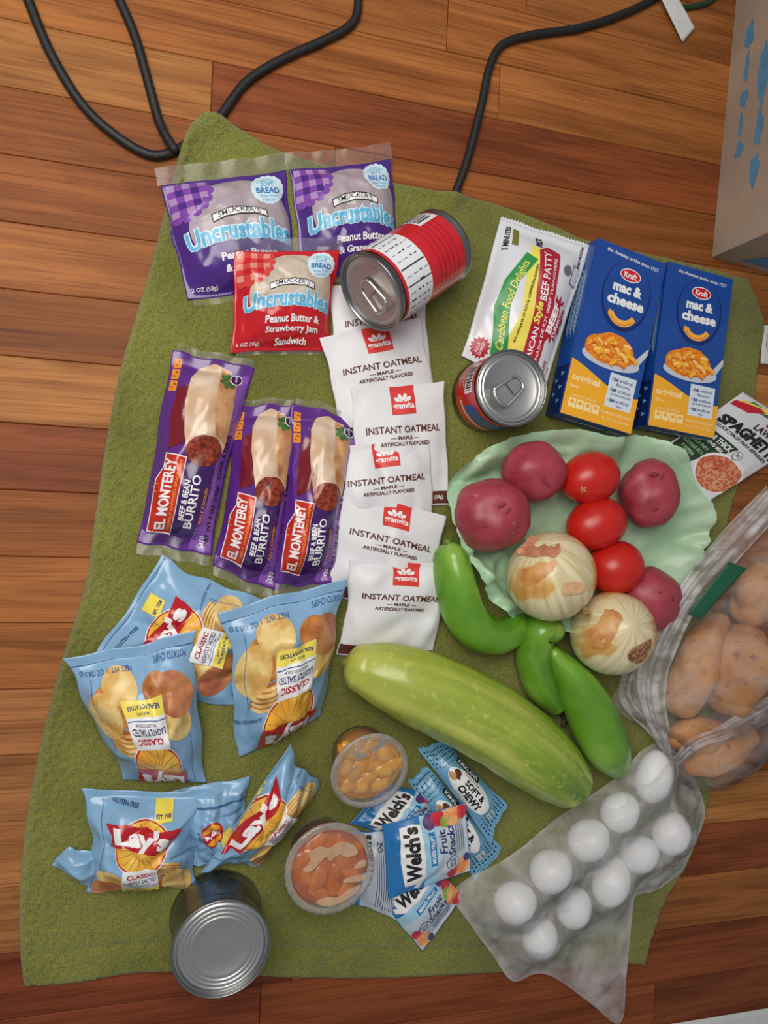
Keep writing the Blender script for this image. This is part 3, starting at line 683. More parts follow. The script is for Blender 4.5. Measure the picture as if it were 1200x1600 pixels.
burrito([(268, 548), (396, 578), (330, 864), (214, 846)], [T0] * 4, .026, 'purple wrapped burrito farthest left, not overlapped by another', 31)
burrito([(370, 634), (474, 638), (436, 922), (334, 884)], [T0] * 4, .025, 'purple wrapped burrito in the middle of the three', 32)
burrito([(456, 632), (564, 660), (520, 912), (428, 910)], [T0 + .009, T0 + .002, T0 + .002, T0 + .009], .025, 'purple wrapped burrito farthest right, beside the oatmeal packets', 33)

# --- chip bags
LB = foil('chip_bag_blue', rgb(134, 176, 212), 0.28); LBD = foil('chip_bag_line', rgb(60, 96, 150), .3); CY = mat('sun_yellow', rgb(238, 170, 48), .3, col2=rgb(246, 200, 84), vscale=60); CRD = foil('chip_logo_red', rgb(186, 22, 38), .25)
CHIP = mat('chip_print', rgb(236, 208, 138), .35, col2=rgb(214, 168, 92), vscale=70); CHIPD = mat('chip_print_brown', rgb(206, 142, 72), .35, col2=rgb(172, 100, 50), vscale=60); POTP = mat('potato_print', rgb(206, 138, 92), .35, col2=rgb(172, 96, 66), vscale=50)
YTAG = mat('yellow_tag', rgb(244, 224, 92), .3); NAVY = mat('navy_ink', rgb(34, 52, 110), .4)
LA = Art(130, 165, 2.4)
LA.ell(34, 108, 19, 14, CHIP, 0, rot=.3); LA.ell(30, 126, 20, 16, POTP, 1, rot=.4, n=30); LA.ell(48, 134, 14, 11, CHIPD, 1); LA.ell(92, 96, 20, 9, CHIPD, 0, rot=-.3)
for i in range(5): LA.arc(94, 92 + i * 4, 16, 200, 340, 2.6, CHIP, 1, ry=7)
LA.ell(94, 124, 20, 17, CHIPD, 1, rot=.3); LA.ell(106, 116, 17, 20, CHIP, 2, rot=.35); LA.ell(84, 138, 18, 14, CHIP, 2, rot=.2)
LA.ell(66, 66, 31, 31, WHT, 3, n=40); LA.ell(66, 66, 30, 30, CRD, 4, n=40); LA.ell(66, 66, 28.4, 28.4, CY, 5, n=40)
for i in range(18):
    q = math.radians(i * 20); LA.stroke([(66 + 8 * math.cos(q), 66 + 8 * math.sin(q)), (66 + 27 * math.cos(q), 66 + 27 * math.sin(q))], .7, CHIPD, 6)
LA.poly([(28, 42), (46, 40), (64, 44), (84, 48), (104, 46), (101, 58), (96, 70), (80, 71), (62, 68), (46, 64), (30, 66), (34, 54)], CRD, 7)
LA.text("Lay's", 65, 57, 58, 23, WHT, 8, rot=5, bold=.05, shear=-.1)
LA.poly([(46, 90), (84, 90), (85, 128), (45, 128)], WHT, 8); LA.text('CLASSIC', 65, 97, 30, 5.6, CRD, 9, bold=.03); LA.text('LIGHTLY SALTED', 65, 105, 34, 5.2, NAVY, 9, bold=.02)
LA.text('50% LESS SODIUM', 65, 110, 22, 2, NAVY, 9); LA.stroke([(46, 113), (65, 113), (84, 113)], .8, LBD, 9); LA.rect(45.5, 116, 84.5, 128, YTAG, 9); LA.text('MADE WITH', 65, 118.6, 13, 2.2, NAVY, 10); LA.text('REAL POTATOES', 65, 123.4, 32, 3.4, NAVY, 10, bold=.03, arc=-1.4)
LA.poly([(76, 18), (94, 18), (94, 38), (76, 40)], YTAG, 3); LA.text('EST. 1938', 85, 33, 15, 4.4, NAVY, 4, bold=.04)
LA.text('GLUTEN FREE', 46, 22, 26, 4, NAVY, 2, rot=12)
LA.text('NET WT. 1 OZ (28.3 g)', 96, 150, 52, 5, LBD, 2, bold=.01); LA.text('POTATO CHIPS', 30, 152, 34, 5, LBD, 2, bold=.01)
LA.text('GUARANTEED FRESH', 112, 78, 28, 3, LBD, 2, arc=2); LA.stroke([(24, 20), (22, 50), (21, 95)], .5, LBD, 2); LA.stroke([(112, 85), (114, 115), (112, 145)], .5, LBD, 2)
LA.rect(2, 8, 128, 8.8, LBD, 1); LA.rect(2, 156.5, 128, 157.3, LBD, 1)
def chips(px, zs, th, label, seed, lo, hi, cre=.0035, pu=2.2, pv=2.4, s0=.05, s1=.05, pinch=.08):
    pl = Pillow(px, zs, th, pu, pv, seal=s0, seal1=s1, pinch=pinch, cre=Creases(50, cre, seed, .1, .4, .03, .075), wav=.0012, rag=.03, rs=seed)
    o = pl.body('chip_bag', LB, 84, 84); tag(o, label, 'chips', 'light blue potato chip bags'); LA.build('printed_front', o, pl, lo, hi, base=.0005, gap=.00016); return pl, o
chips([(125, 1062), (252, 868), (416, 934), (372, 1108)], [T0] * 4, .026, 'light blue chip bag turned sideways, under two upside-down bags', 41, (0, .02), (1, .98))
chips([(322, 1222), (188, 1216), (97, 1032), (309, 984)], [T0, T0, .030, .038], .040, 'light blue chip bag upside down at the left edge of the towel', 42, (.04, .31), (.98, 1), s0=.0, s1=.07)
chips([(505, 1118), (372, 1184), (340, 958), (543, 902)], [T0, T0, .034, .034], .036, 'light blue chip bag upside down beside the cucumber end and oatmeal', 43, (.12, .30), (.97, 1), s0=.0, s1=.07)
pl6, o6 = chips([(268, 1236), (392, 1212), (372, 1346), (300, 1352)], [T0 + .001] * 4, .018, 'mostly hidden light blue chip bag squeezed between two lower bags', 44, (.1, .0), (.9, .22), s0=.02, s1=.02)
pl, o = chips([(128, 1234), (322, 1236), (304, 1384), (140, 1392)], [T0 + .006, T0 + .006, T0, T0], .032, 'upright light blue chip bag with readable red logo above the plain can', 45, (.05, .06), (.98, .80), s0=.06, s1=.0)
pf = Pillow([(80, 1350), (106, 1322), (170, 1330), (140, 1390)], [T0 + .002, T0 + .004, T0 + .006, T0], .012, 2.2, 2.2, seal=.0, pinch=.1, cre=Creases(14, .003, 77, wmin=.06, wmax=.15), rag=.04, rs=3)
pf.body('folded_corner', LB, 30, 30, parent=o)
pl, o = chips([(316, 1360), (455, 1162), (500, 1228), (404, 1354)], [T0 + .012, T0 + .030, T0, T0], .026, 'light blue chip bag leaning diagonally beside the mandarin cup', 46, (.06, .20), (.98, .82), s0=.05, s1=.0)
EM = Art(130, 165, 3.0)
EM.ell(58, 88, 24, 24, CRD, 0, n=30); EM.ell(58, 88, 21, 21, CY, 1, n=30); EM.rect(36, 80, 80, 97, CRD, 2, rot=-.35); EM.text("Lay's", 58, 88, 38, 13, WHT, 3, rot=162, bold=.05)
EM.build('printed_emblem', o6, pl6, base=.0012, gap=.00016)
# --- macaroni boxes
KB = mat('carton_blue', rgb(24, 74, 158), .35, var=.08, vscale=30, coat=.2); KN = mat('carton_navy', rgb(14, 40, 104), .35, coat=.2); KY = mat('carton_yellow', rgb(246, 176, 40), .35, coat=.2); KR = mat('carton_red', rgb(206, 28, 44), .35)
KO = mat('macaroni_orange', rgb(240, 146, 36), .35, col2=rgb(226, 116, 24), vscale=160); KO2 = mat('macaroni_light', rgb(250, 182, 70), .35); SPN = mat('spoon_print', rgb(196, 204, 212), .3); PANEL = mat('carton_panel', rgb(214, 226, 238), .4); PALEY = mat('pale_yellow_ink', rgb(252, 226, 170), .4)
KA = Art(89, 178, 30)
KA.text('the cheesiest smiles since 1937', 47, 8.5, 66, 3.6, WHT, 1, rot=3, bold=.01)
KA.ell(48, 46, 30, 36, KN, 0, n=40); KA.ell(48, 44, 28, 34, KB, 1, n=40)
KA.ell(48, 25, 13, 6.6, WHT, 2, n=26); KA.ell(48, 25, 12, 5.6, KR, 3, n=26); KA.text('Kraft', 48, 25, 16, 6, WHT, 4, bold=.03)
KA.text('mac &', 48, 39, 36, 10.5, WHT, 3, bold=.05); KA.text('cheese', 49, 52, 46, 11, WHT, 3, bold=.05)
KA.arc(48, 60, 16, 25, 155, 6.5, KO2, 3, n=14, ry=14); KA.arc(48, 61.5, 16, 30, 150, 1.4, KO, 4, n=14, ry=14); KA.ell(32.5, 67, 2.2, 3.4, KY, 4, n=12)
KA.ell(46, 112, 36, 10, SPN, 2, n=30); KA.poly([(76, 104), (86, 92), (88.5, 90), (88.5, 97), (80, 110)], SPN, 2)
rk = random.Random(9)
KA.ell(43, 103, 32, 15, KO, 3, n=34, wob=.15, seed=3); KA.ell(45, 94, 18, 8, KO, 3, n=20, wob=.2)
KDO = mat('macaroni_shade', rgb(212, 104, 22), .35)
for i in range(30):
    q = rk.uniform(0, 6.28); d = math.sqrt(rk.random()); x = 43 + 27 * d * math.cos(q); y = 102 + 12 * d * math.sin(q); r = rk.uniform(9, 14); s0 = rk.uniform(200, 300); da = rk.uniform(50, 80)
    KA.arc(x, y + r + .6, r, s0, s0 + da, 5.4, KDO, 4 + i, n=6); KA.arc(x, y + r, r, s0, s0 + da, 4.4, (KO, KO2, KY)[i % 3], 4.4 + i, n=6); KA.arc(x, y + r - .6, r, s0 + 8, s0 + da - 8, 1.2, (KO2, PALEY, KO2)[i % 3], 4.7 + i, n=6)
KA.poly([(0.5, 122)] + [(x, 122 + 20 * (1 - math.cos(x / 89 * math.pi)) / 2 + 5 * math.sin(x / 89 * 3.1)) for x in range(6, 89, 6)] + [(88.5, 142), (88.5, 177.5), (.5, 177.5)], KY, 2)
KA.text('original', 22, 140, 34, 9, PALEY, 3, bold=.03); KA.text('flavor', 11, 148, 12, 3.4, PALEY, 3)
KA.rect(49, 124, 82, 158, PANEL, 4)
for i, t in enumerate(('flavors', 'preservatives', 'dye')):
    KA.text('no', 57.5, 130 + i * 10.5, 6, 3.4, NAVY, 5, bold=.05); KA.text('artificial', 70, 129.6 + i * 10.5, 16, 3.4, NAVY, 5); KA.text(t, 67, 134.4 + i * 10.5, 8 + 1.3 * len(t) if t != 'dye' else 7, 3.2, NAVY, 5)
    KA.stroke([(51.4, 129.5 + i * 10.5), (52.4, 131 + i * 10.5), (54.2, 127.6 + i * 10.5)], .6, NAVY, 5)
for i in range(4): KA.rect(7 + i * 9.6, 160, 15.4 + i * 9.6, 169, PALEY, 3); KA.ell(11.2 + i * 9.6, 163.4, 2.6, 2, KY, 4, n=10)
KA.text('ABOUT PER SERVING', 24, 157, 30, 2, PALEY, 3); KA.text('MACARONI & CHEESE DINNER', 66, 164, 38, 2.6, PALEY, 3); KA.text('NET WT 7.25 OZ (206g)', 66, 170, 34, 2.6, PALEY, 3)
def carton(px, label, zt=.0365, zb=.0066):
    c = [at(x, y, zt) for x, y in px]
    # true rectangle fitted to the four corners
    ctr = np.mean(c, axis=0); ud = (c[1] - c[0] + c[2] - c[3]); vd = (c[3] - c[0] + c[2] - c[1]); Wd = np.linalg.norm(ud) / 2; Hd = np.linalg.norm(vd) / 2
    ud /= np.linalg.norm(ud); vd -= ud * (vd @ ud); vd /= np.linalg.norm(vd)
    root = empty('macaroni_box', (ctr[0], ctr[1], zb)); tag(root, label, 'box', 'macaroni and cheese boxes')
    bm = bmesh.new(); h = zt - zb
    bmesh.ops.create_cube(bm, size=1.0)
    for v in bm.verts: v.co = Vector(ud * v.co.x * Wd) + Vector(vd * -v.co.y * Hd) + Vector((0, 0, h * (v.co.z + .5)))
    bmesh.ops.bevel(bm, geom=list(bm.edges), offset=.0009, segments=2, affect='EDGES')
    bmesh.ops.recalc_face_normals(bm, faces=bm.faces)
    me = bpy.data.meshes.new('carton'); bm.to_mesh(me); bm.free(); me.materials.append(KB)
    o = bpy.data.objects.new('carton', me); C.objects.link(o); o.parent = root; o['_o'] = list(root['_o'])
    KA.build('printed_front', root, lambda u, v, off: ctr + ((u - .5) * Wd)[:, None] * ud + ((v - .5) * Hd)[:, None] * vd + np.array([0, 0, 1.0]) * off, base=.00025, gap=.00003)
    a = Art(35, 178, 40); a.rect(1, 128, 34, 177, KN, 0)                # left side: ingredients panel
    for i in range(9): a.stroke([(5 + 2.8 * i, 100 - 4 * (i % 3)), (5 + 2.8 * i, 60), (5 + 2.8 * i, 30 + 5 * (i % 2))], 1.1, LBL if i % 3 == 0 else PANEL, 1)
    for i in range(5): a.poly([(6 + (i % 2) * 14, 136 + i * 7), (16 + (i % 2) * 12, 134 + i * 7), (14 + (i % 2) * 12, 139 + i * 7)], LBL, 1)
    a.build('printed_side', root, lambda u, v, off: ctr - ud * (Wd / 2 + off) + ((v - .5) * Hd)[:, None] * vd + np.array([0, 0, 1.0]) * (-(u * .92 + .04) * h)[:, None], base=.0003, gap=.0001)
    a = Art(89, 35, 40); a.text('mac & cheese', 40, 15, 50, 9, WHT, 1, bold=.04)
    for i in range(14): a.rect(68 + i * 1.3, 8, 68.7 + i * 1.3, 26, WHT if i % 4 else PANEL, 1)
    a.build('printed_end', root, lambda u, v, off: ctr + ((u - .5) * Wd)[:, None] * ud + vd * (Hd / 2 + off) + np.array([0, 0, 1.0]) * (-(v * .92 + .04) * h)[:, None], base=.0003, gap=.0001)
    return root
carton([(940, 376), (1043, 410), (985, 682), (868, 640)], 'blue macaroni and cheese box beside the beef patty packet')
carton([(1050, 407), (1152, 440), (1110, 682), (1006, 666)], 'blue macaroni and cheese box partly covered by the spaghetti seasoning packet')

# --- beef patty packet (reads upward)
PW_ = mat('patty_white', rgb(222, 224, 230), .3, coat=.3); PG = mat('patty_green', rgb(46, 148, 76), .35); PYE = mat('patty_yellow', rgb(240, 226, 96), .35); PRD = mat('patty_red', rgb(176, 28, 52), .35)
PA = Art(140, 95, 3.0)
PA.poly([(1, 30), (20, 34), (60, 40), (100, 33), (122, 34), (118, 58), (90, 60), (40, 60), (1, 52)], PYE, 0)
PA.poly([(12, 26), (30, 20), (55, 14), (80, 16), (112, 30), (108, 42), (84, 30), (58, 28), (34, 34), (20, 40), (10, 40)], PG, 1)
PA.text('Caribbean Food Delights', 60, 25.5, 86, 10, PYE, 2, arc=7, shear=.25, bold=.01)
PA.text('AN AFFILIATE OF ROYAL CARIBBEAN BAKERY', 66, 43, 76, 2.6, BLK, 2, bold=.03)
PA.poly([(4, 58), (60, 52), (118, 42), (124, 50), (121, 64), (60, 72), (4, 78)], PRD, 2)
PA.text('JAMAICAN', 28, 63, 44, 8, WHT, 3, rot=-5, bold=.02); PA.text('Style', 62, 57.5, 19, 10, PYE, 3, rot=-10, bold=.04, shear=.2); PA.text('BEEF PATTY', 96, 54, 46, 8, WHT, 3, rot=-9, bold=.02)
PA.text('EMPANADA DE RES (BEEF TURNOVER)', 62, 67, 106, 4, WHT, 3, rot=-7, bold=.01)
PA.star(64, 77, 9, 12.5, 13, PRD, 3, sx=1.8); PA.text('BEEF', 64, 74.5, 27, 7, WHT, 4, bold=.05); PA.text('TURNOVER', 64, 81.5, 30, 4.2, WHT, 4, bold=.04)
PA.star(14, 14, 8, 10.5, 14, PRD, 1); PA.text('FULLY', 14, 12, 9, 3, WHT, 2); PA.text('COOKED', 14, 16, 11, 3, WHT, 2)
PA.text('SPICY', 9, 50, 16, 8, BLK, 3, bold=.03, shear=.15); PA.text('2 MINUTES', 122, 10, 26, 5, BLK, 1, bold=.03); PA.rect(116, 15, 134, 21, mat('olive_ink', rgb(120, 120, 40), .4), 1); PA.text('PICK', 128, 42, 12, 7, BLK, 3, bold=.04, shear=.2)
PA.ell(110, 76, 5, 5, mat('grey_ink', rgb(110, 112, 118), .4), 1, n=16); PA.rect(100, 82, 118, 92, mat('grey_ink', rgb(110, 112, 118), .4), 1); PA.rect(101, 83, 117, 91, PW_, 2); PA.text('KEEP FROZEN', 128, 88, 20, 3, BLK, 1, bold=.03); PA.text('CRUST', 22, 84, 16, 4, PRD, 2, bold=.03); PA.text('MADE IN U.S.A.', 18, 90, 18, 2.6, PRD, 2)
pl = Pillow([(721, 556), (781, 343), (921, 388), (848, 622)], [T0, T0, T0 + .014, T0 + .012], .018, 4, 2.6, seal=.03, useal=.05, pinch=.0, pinchv=.03, cre=Creases(24, .0016, 51, wmin=.03, wmax=.08), rag=.008, rs=2)
o = pl.body('patty_packet', PW_, 70, 44); tag(o, 'white beef patty packet with green banner beside the blue cartons', 'packet'); PA.build('printed_front', o, pl)
# crimped zigzag end
uu = np.linspace(0, 1, 61); e0 = pl.raw(np.full(61, 1.0), uu); e1_ = pl.raw(np.full(61, 1.0) + .012 + .012 * (np.arange(61) % 2), uu)
mesh_obj('crimped_end', np.vstack([e0, e1_]), grid_faces(61, 2), PW_, parent=o, smooth=False)

# --- spaghetti seasoning packet
SGN = mat('packet_dark_green', rgb(40, 62, 44), .4); SPA = mat('spaghetti_print', rgb(196, 92, 62), .4, col2=rgb(226, 158, 120), vscale=240, lo=.45, hi=.6); SGR = mat('flag_green', rgb(52, 120, 66), .4)
SG = Art(100, 115, 3.0)
SG.poly([(18, 3), (60, 3), (60, 12), (10, 12)], SGR, 0); SG.poly([(8, 8), (34, 3), (52, 3), (30, 14), (6, 14)], YTAG, 1); SG.poly([(2, 14), (30, 6), (40, 8), (24, 20), (2, 22)], KR, 2)
SG.poly([(52, 8), (99, 8), (99, 26), (52, 22)], KR, 2); SG.text('L', 72, 15, 9, 15, WHT, 3, bold=.06)
SG.text("LAWRY'S", 66, 29, 44, 9, BLK, 3, bold=.03); SG.text('SPAGHETTI', 52, 43, 88, 14, BLK, 3, bold=.06); SG.text('SAUCE | SALSA PARA ESPAGUETI', 52, 54, 84, 4.6, BLK, 3, bold=.03)
SG.poly([(2, 62), (58, 62), (52, 76), (40, 92), (34, 112), (2, 112)], SGN, 1); SG.text('RICH & THICK', 29, 68, 50, 7, WHT, 2, bold=.04); SG.text('SEASONING MIX', 27, 75.5, 44, 4.4, WHT, 2, bold=.03)
for i, (t, wd) in enumerate((('MEZCLA PARA', 32), ('SAZONAR RICA', 33), ('Y ESPESA', 22))): SG.text(t, 20, 83.5 + i * 7, wd, 4.2, mat('pale_green_ink', rgb(150, 190, 140), .4), 2, bold=.03)
SG.ell(72, 92, 34, 21, WHT, 2, n=34); SG.ell(72, 93, 31, 18, SPA, 3, n=34, wob=.1)
rk = random.Random(4)
for i in range(26): SG.arc(72 + rk.uniform(-18, 18), 93 + rk.uniform(-9, 9), rk.uniform(4, 9), rk.uniform(0, 360), rk.uniform(200, 420), 1.1, mat('noodle_print', rgb(232, 178, 132), .4) if i % 2 else KR if i % 7 == 0 else SPA, 4 + i % 4, n=7)
SG.ell(64, 68, 7, 7, WHT, 5, n=20); SG.ell(64, 68, 6, 6, SGR, 6, n=20); SG.ell(64, 68, 5, 5, WHT, 7, n=20); SG.text('30', 64, 68, 6, 4.4, SGN, 8, bold=.03)
pl = Pillow([(1160, 613), (1268, 682), (1107, 783), (1036, 699)], [T0 + .010, .004, T0 + .010, T0 + .004], .006, 2.4, 2.4, seal=.04, pinch=.0, cre=Creases(12, .0012, 61, wmin=.05, wmax=.1))
o = pl.body('seasoning_packet', OATW, 40, 40); tag(o, 'white spaghetti seasoning packet overlapping a blue carton at the right edge', 'packet'); SG.build('printed_front', o, pl)

# --- fruit snack pouches (read upward)
WB = foil('pouch_blue', rgb(34, 118, 186), .28); WLB = foil('pouch_pale_blue', rgb(160, 206, 232), .3); WGR = mat('pouch_grey', rgb(198, 208, 220), .35, coat=.3)
FR = mat('berry_red', rgb(206, 44, 62), .35); FP = mat('berry_purple', rgb(92, 52, 112), .35); FO = mat('peach_print', rgb(236, 138, 84), .35, col2=rgb(240, 178, 120), vscale=120); FG = mat('grape_green', rgb(132, 180, 70), .35); FB = mat('blueberry', rgb(52, 66, 116), .35)
WA = Art(85, 95, 2.6)
WA.poly([(1, 1), (84, 1), (84, 16), (60, 14), (30, 18), (1, 14)], WB, 0)
WA.poly([(1, 45), (30, 43), (84, 45), (84, 94), (1, 94)], WGR, 0); WA.poly([(1, 40), (84, 40), (84, 58), (50, 56), (1, 54)], WLB, 1)
WA.poly([(10, 18), (40, 15), (78, 17), (79, 30), (76, 40), (40, 41), (16, 40), (4, 34), (5, 27), (11, 30)], WHT, 2)
WA.text("Welch's", 46, 28, 62, 17, BLK, 3, bold=.05, shear=.12)
WA.rect(28, 47, 66, 54, WB, 2); WA.text('MIXED FRUIT', 47, 50.5, 32, 4.4, WHT, 3, bold=.03)
WA.text('Fruit', 52, 62, 26, 9, NAVY, 3, bold=.02, shear=.3); WA.text('Snacks', 50, 72, 34, 9, NAVY, 3, bold=.02, shear=.3)
for i in range(4): WA.stroke([(30 + i, 79 + i * 3), (50, 79 + i * 3), (68 - 2 * i, 79 + i * 3)], .7, NAVY, 3)
for (x, y, rx, m) in ((76, 50, 8, FP), (79, 60, 9, FR), (72, 68, 7, FG), (76, 78, 12, FO), (77, 89, 8, FR), (12, 84, 11, FO), (8, 72, 7, FR), (20, 90, 5, FB)): WA.ell(x, y, rx, rx * .85, m, 4, n=18, wob=.25, seed=x)
WA.ell(23, 72, 9, 7, NAVY, 3, n=20); WA.ell(23, 72, 8.2, 6.2, WGR, 4, n=20); WA.text('WHOLE', 23, 70, 11, 3, NAVY, 5, bold=.03); WA.text('FRUIT', 23, 74, 10, 3, NAVY, 5, bold=.03)
WBK = Art(85, 95, 3.0); WBK.rect(1, 1, 84, 16, WB, 0); WBK.rect(1, 80, 84, 94, WB, 0); WBK.poly([(1, 16), (84, 16), (84, 80), (1, 80)], WGR, 0); WBK.text("Welch's", 62, 26, 40, 12, BLK, 1, bold=.05)
for i in range(11): WBK.stroke([(6 + i % 3, 38 + i * 3.4), (30, 38 + i * 3.4), (60 + (i * 7) % 18, 38 + i * 3.4)], 1.0, NAVY, 1)
WBK.text('OZ', 70, 44, 10, 8, BLK, 2)
def pouch(px, zs, label, seed, art, th=.011):
    pl = Pillow(px, zs, th, 2.4, 2.4, seal=.05, pinch=.03, cre=Creases(24, .0018, seed, wmin=.04, wmax=.09), rag=.012, rs=seed); o = pl.body('fruit_snack_pouch', WB, 56, 56)
    tag(o, label, 'snack', 'fruit snack pouches'); art.build('printed_front', o, pl); return o
pouch([(545, 1410), (548, 1300), (640, 1290), (640, 1446)], [T0] * 4, 'fruit snack pouch lying back side up beside the mandarin cup', 71, WBK)
pouch([(546, 1286), (606, 1222), (712, 1250), (650, 1322)], [T0] * 4, 'fruit snack pouch uppermost in the heap, touching the peach cup', 72, WA)
pouch([(585, 1400), (650, 1318), (724, 1398), (660, 1486)], [T0 + .003, T0 + .006, T0 + .002, T0], 'fruit snack pouch at the bottom of the heap pointing down', 73, WA)
pouch([(607, 1404), (597, 1288), (727, 1253), (735, 1362)], [T0 + .014, T0 + .013, T0 + .016, T0 + .014], 'fruit snack pouch on top of the heap with the large readable logo', 74, WA)

# --- chewy bars
SKY = foil('bar_blue', rgb(112, 172, 206), .3); DOT = mat('bar_dot', rgb(24, 58, 92), .35); DK = mat('bar_black', rgb(22, 22, 24), .35); CHO = mat('chocolate_print', rgb(96, 54, 34), .35)
KBA = Art(110, 42, 2.4)
for i in range(5):
    for j in range(9):
        for sx in (0, 1):
            x = 4 + i * 4.4; y = 4 + j * 4.2; x = 110 - x if sx else x; KBA.ell(x, y, 1.3 - .12 * i, 1.3 - .12 * i, DOT, 1, n=8)
KBA.ell(57, 23, 32, 15, WHT, 1, n=34); KBA.rect(24, 3, 60, 10, DK, 2); KBA.text('KIRKLAND', 42, 6.5, 32, 4.6, WHT, 3, bold=.04)
KBA.text('SOFT &', 62, 19, 30, 8, BLK, 2, bold=.05); KBA.text('CHEWY', 62, 29, 34, 9, BLK, 2, bold=.05); KBA.text('Granola Bars', 56, 36, 18, 2.4, BLK, 2); KBA.text('CHOCOLATE CHIP', 52, 12.6, 22, 2, BLK, 2)
KBA.ell(34, 19, 4.5, 4, CHO, 2, n=14); KBA.ell(33, 27, 5.5, 4, mat('granola_print', rgb(196, 150, 96), .4), 2, n=14, wob=.3); KBA.ell(37, 23, 3, 2.6, CHO, 3, n=12)
KBA.rect(92, 17, 101, 27, CLOUD, 2); KBA.text('100', 96.5, 21, 7, 3.4, NAVY, 3, bold=.03); KBA.text('CAL', 96.5, 25, 5, 2, NAVY, 3)
def bar(px, zs, label, seed):
    pl = Pillow(px, zs, .013, 3, 2.2, seal=.0, useal=.06, pinch=.0, pinchv=.04, cre=Creases(20, .0012, seed, wmin=.035, wmax=.08), rag=.015, rs=seed); o = pl.body('granola_bar', SKY, 80, 40)
    tag(o, label, 'snack', 'blue wrapped chewy bars'); KBA.build('printed_front', o, pl)
    for u0 in (0.0, 1.0):
        s = -1 if u0 == 0 else 1; k = np.linspace(0, 1, 25); e0 = pl.raw(np.full(25, u0), k); e1 = pl.raw(np.full(25, u0) + s * (.012 + .018 * (np.arange(25) % 2)), k)
        mesh_obj('crimped_end', np.vstack([e0, e1]), grid_faces(25, 2), SKY, parent=o, smooth=False)
bar([(668, 1198), (782, 1322), (740, 1372), (640, 1224)], [T0] * 4, 'blue dotted chewy bar lying underneath the other bar and fruit pouches', 81)
bar([(697, 1160), (790, 1254), (762, 1312), (654, 1172)], [T0 + .002, T0 + .012, T0 + .013, T0 + .006], 'blue dotted chewy bar with its full white label, next to the cucumber', 82)
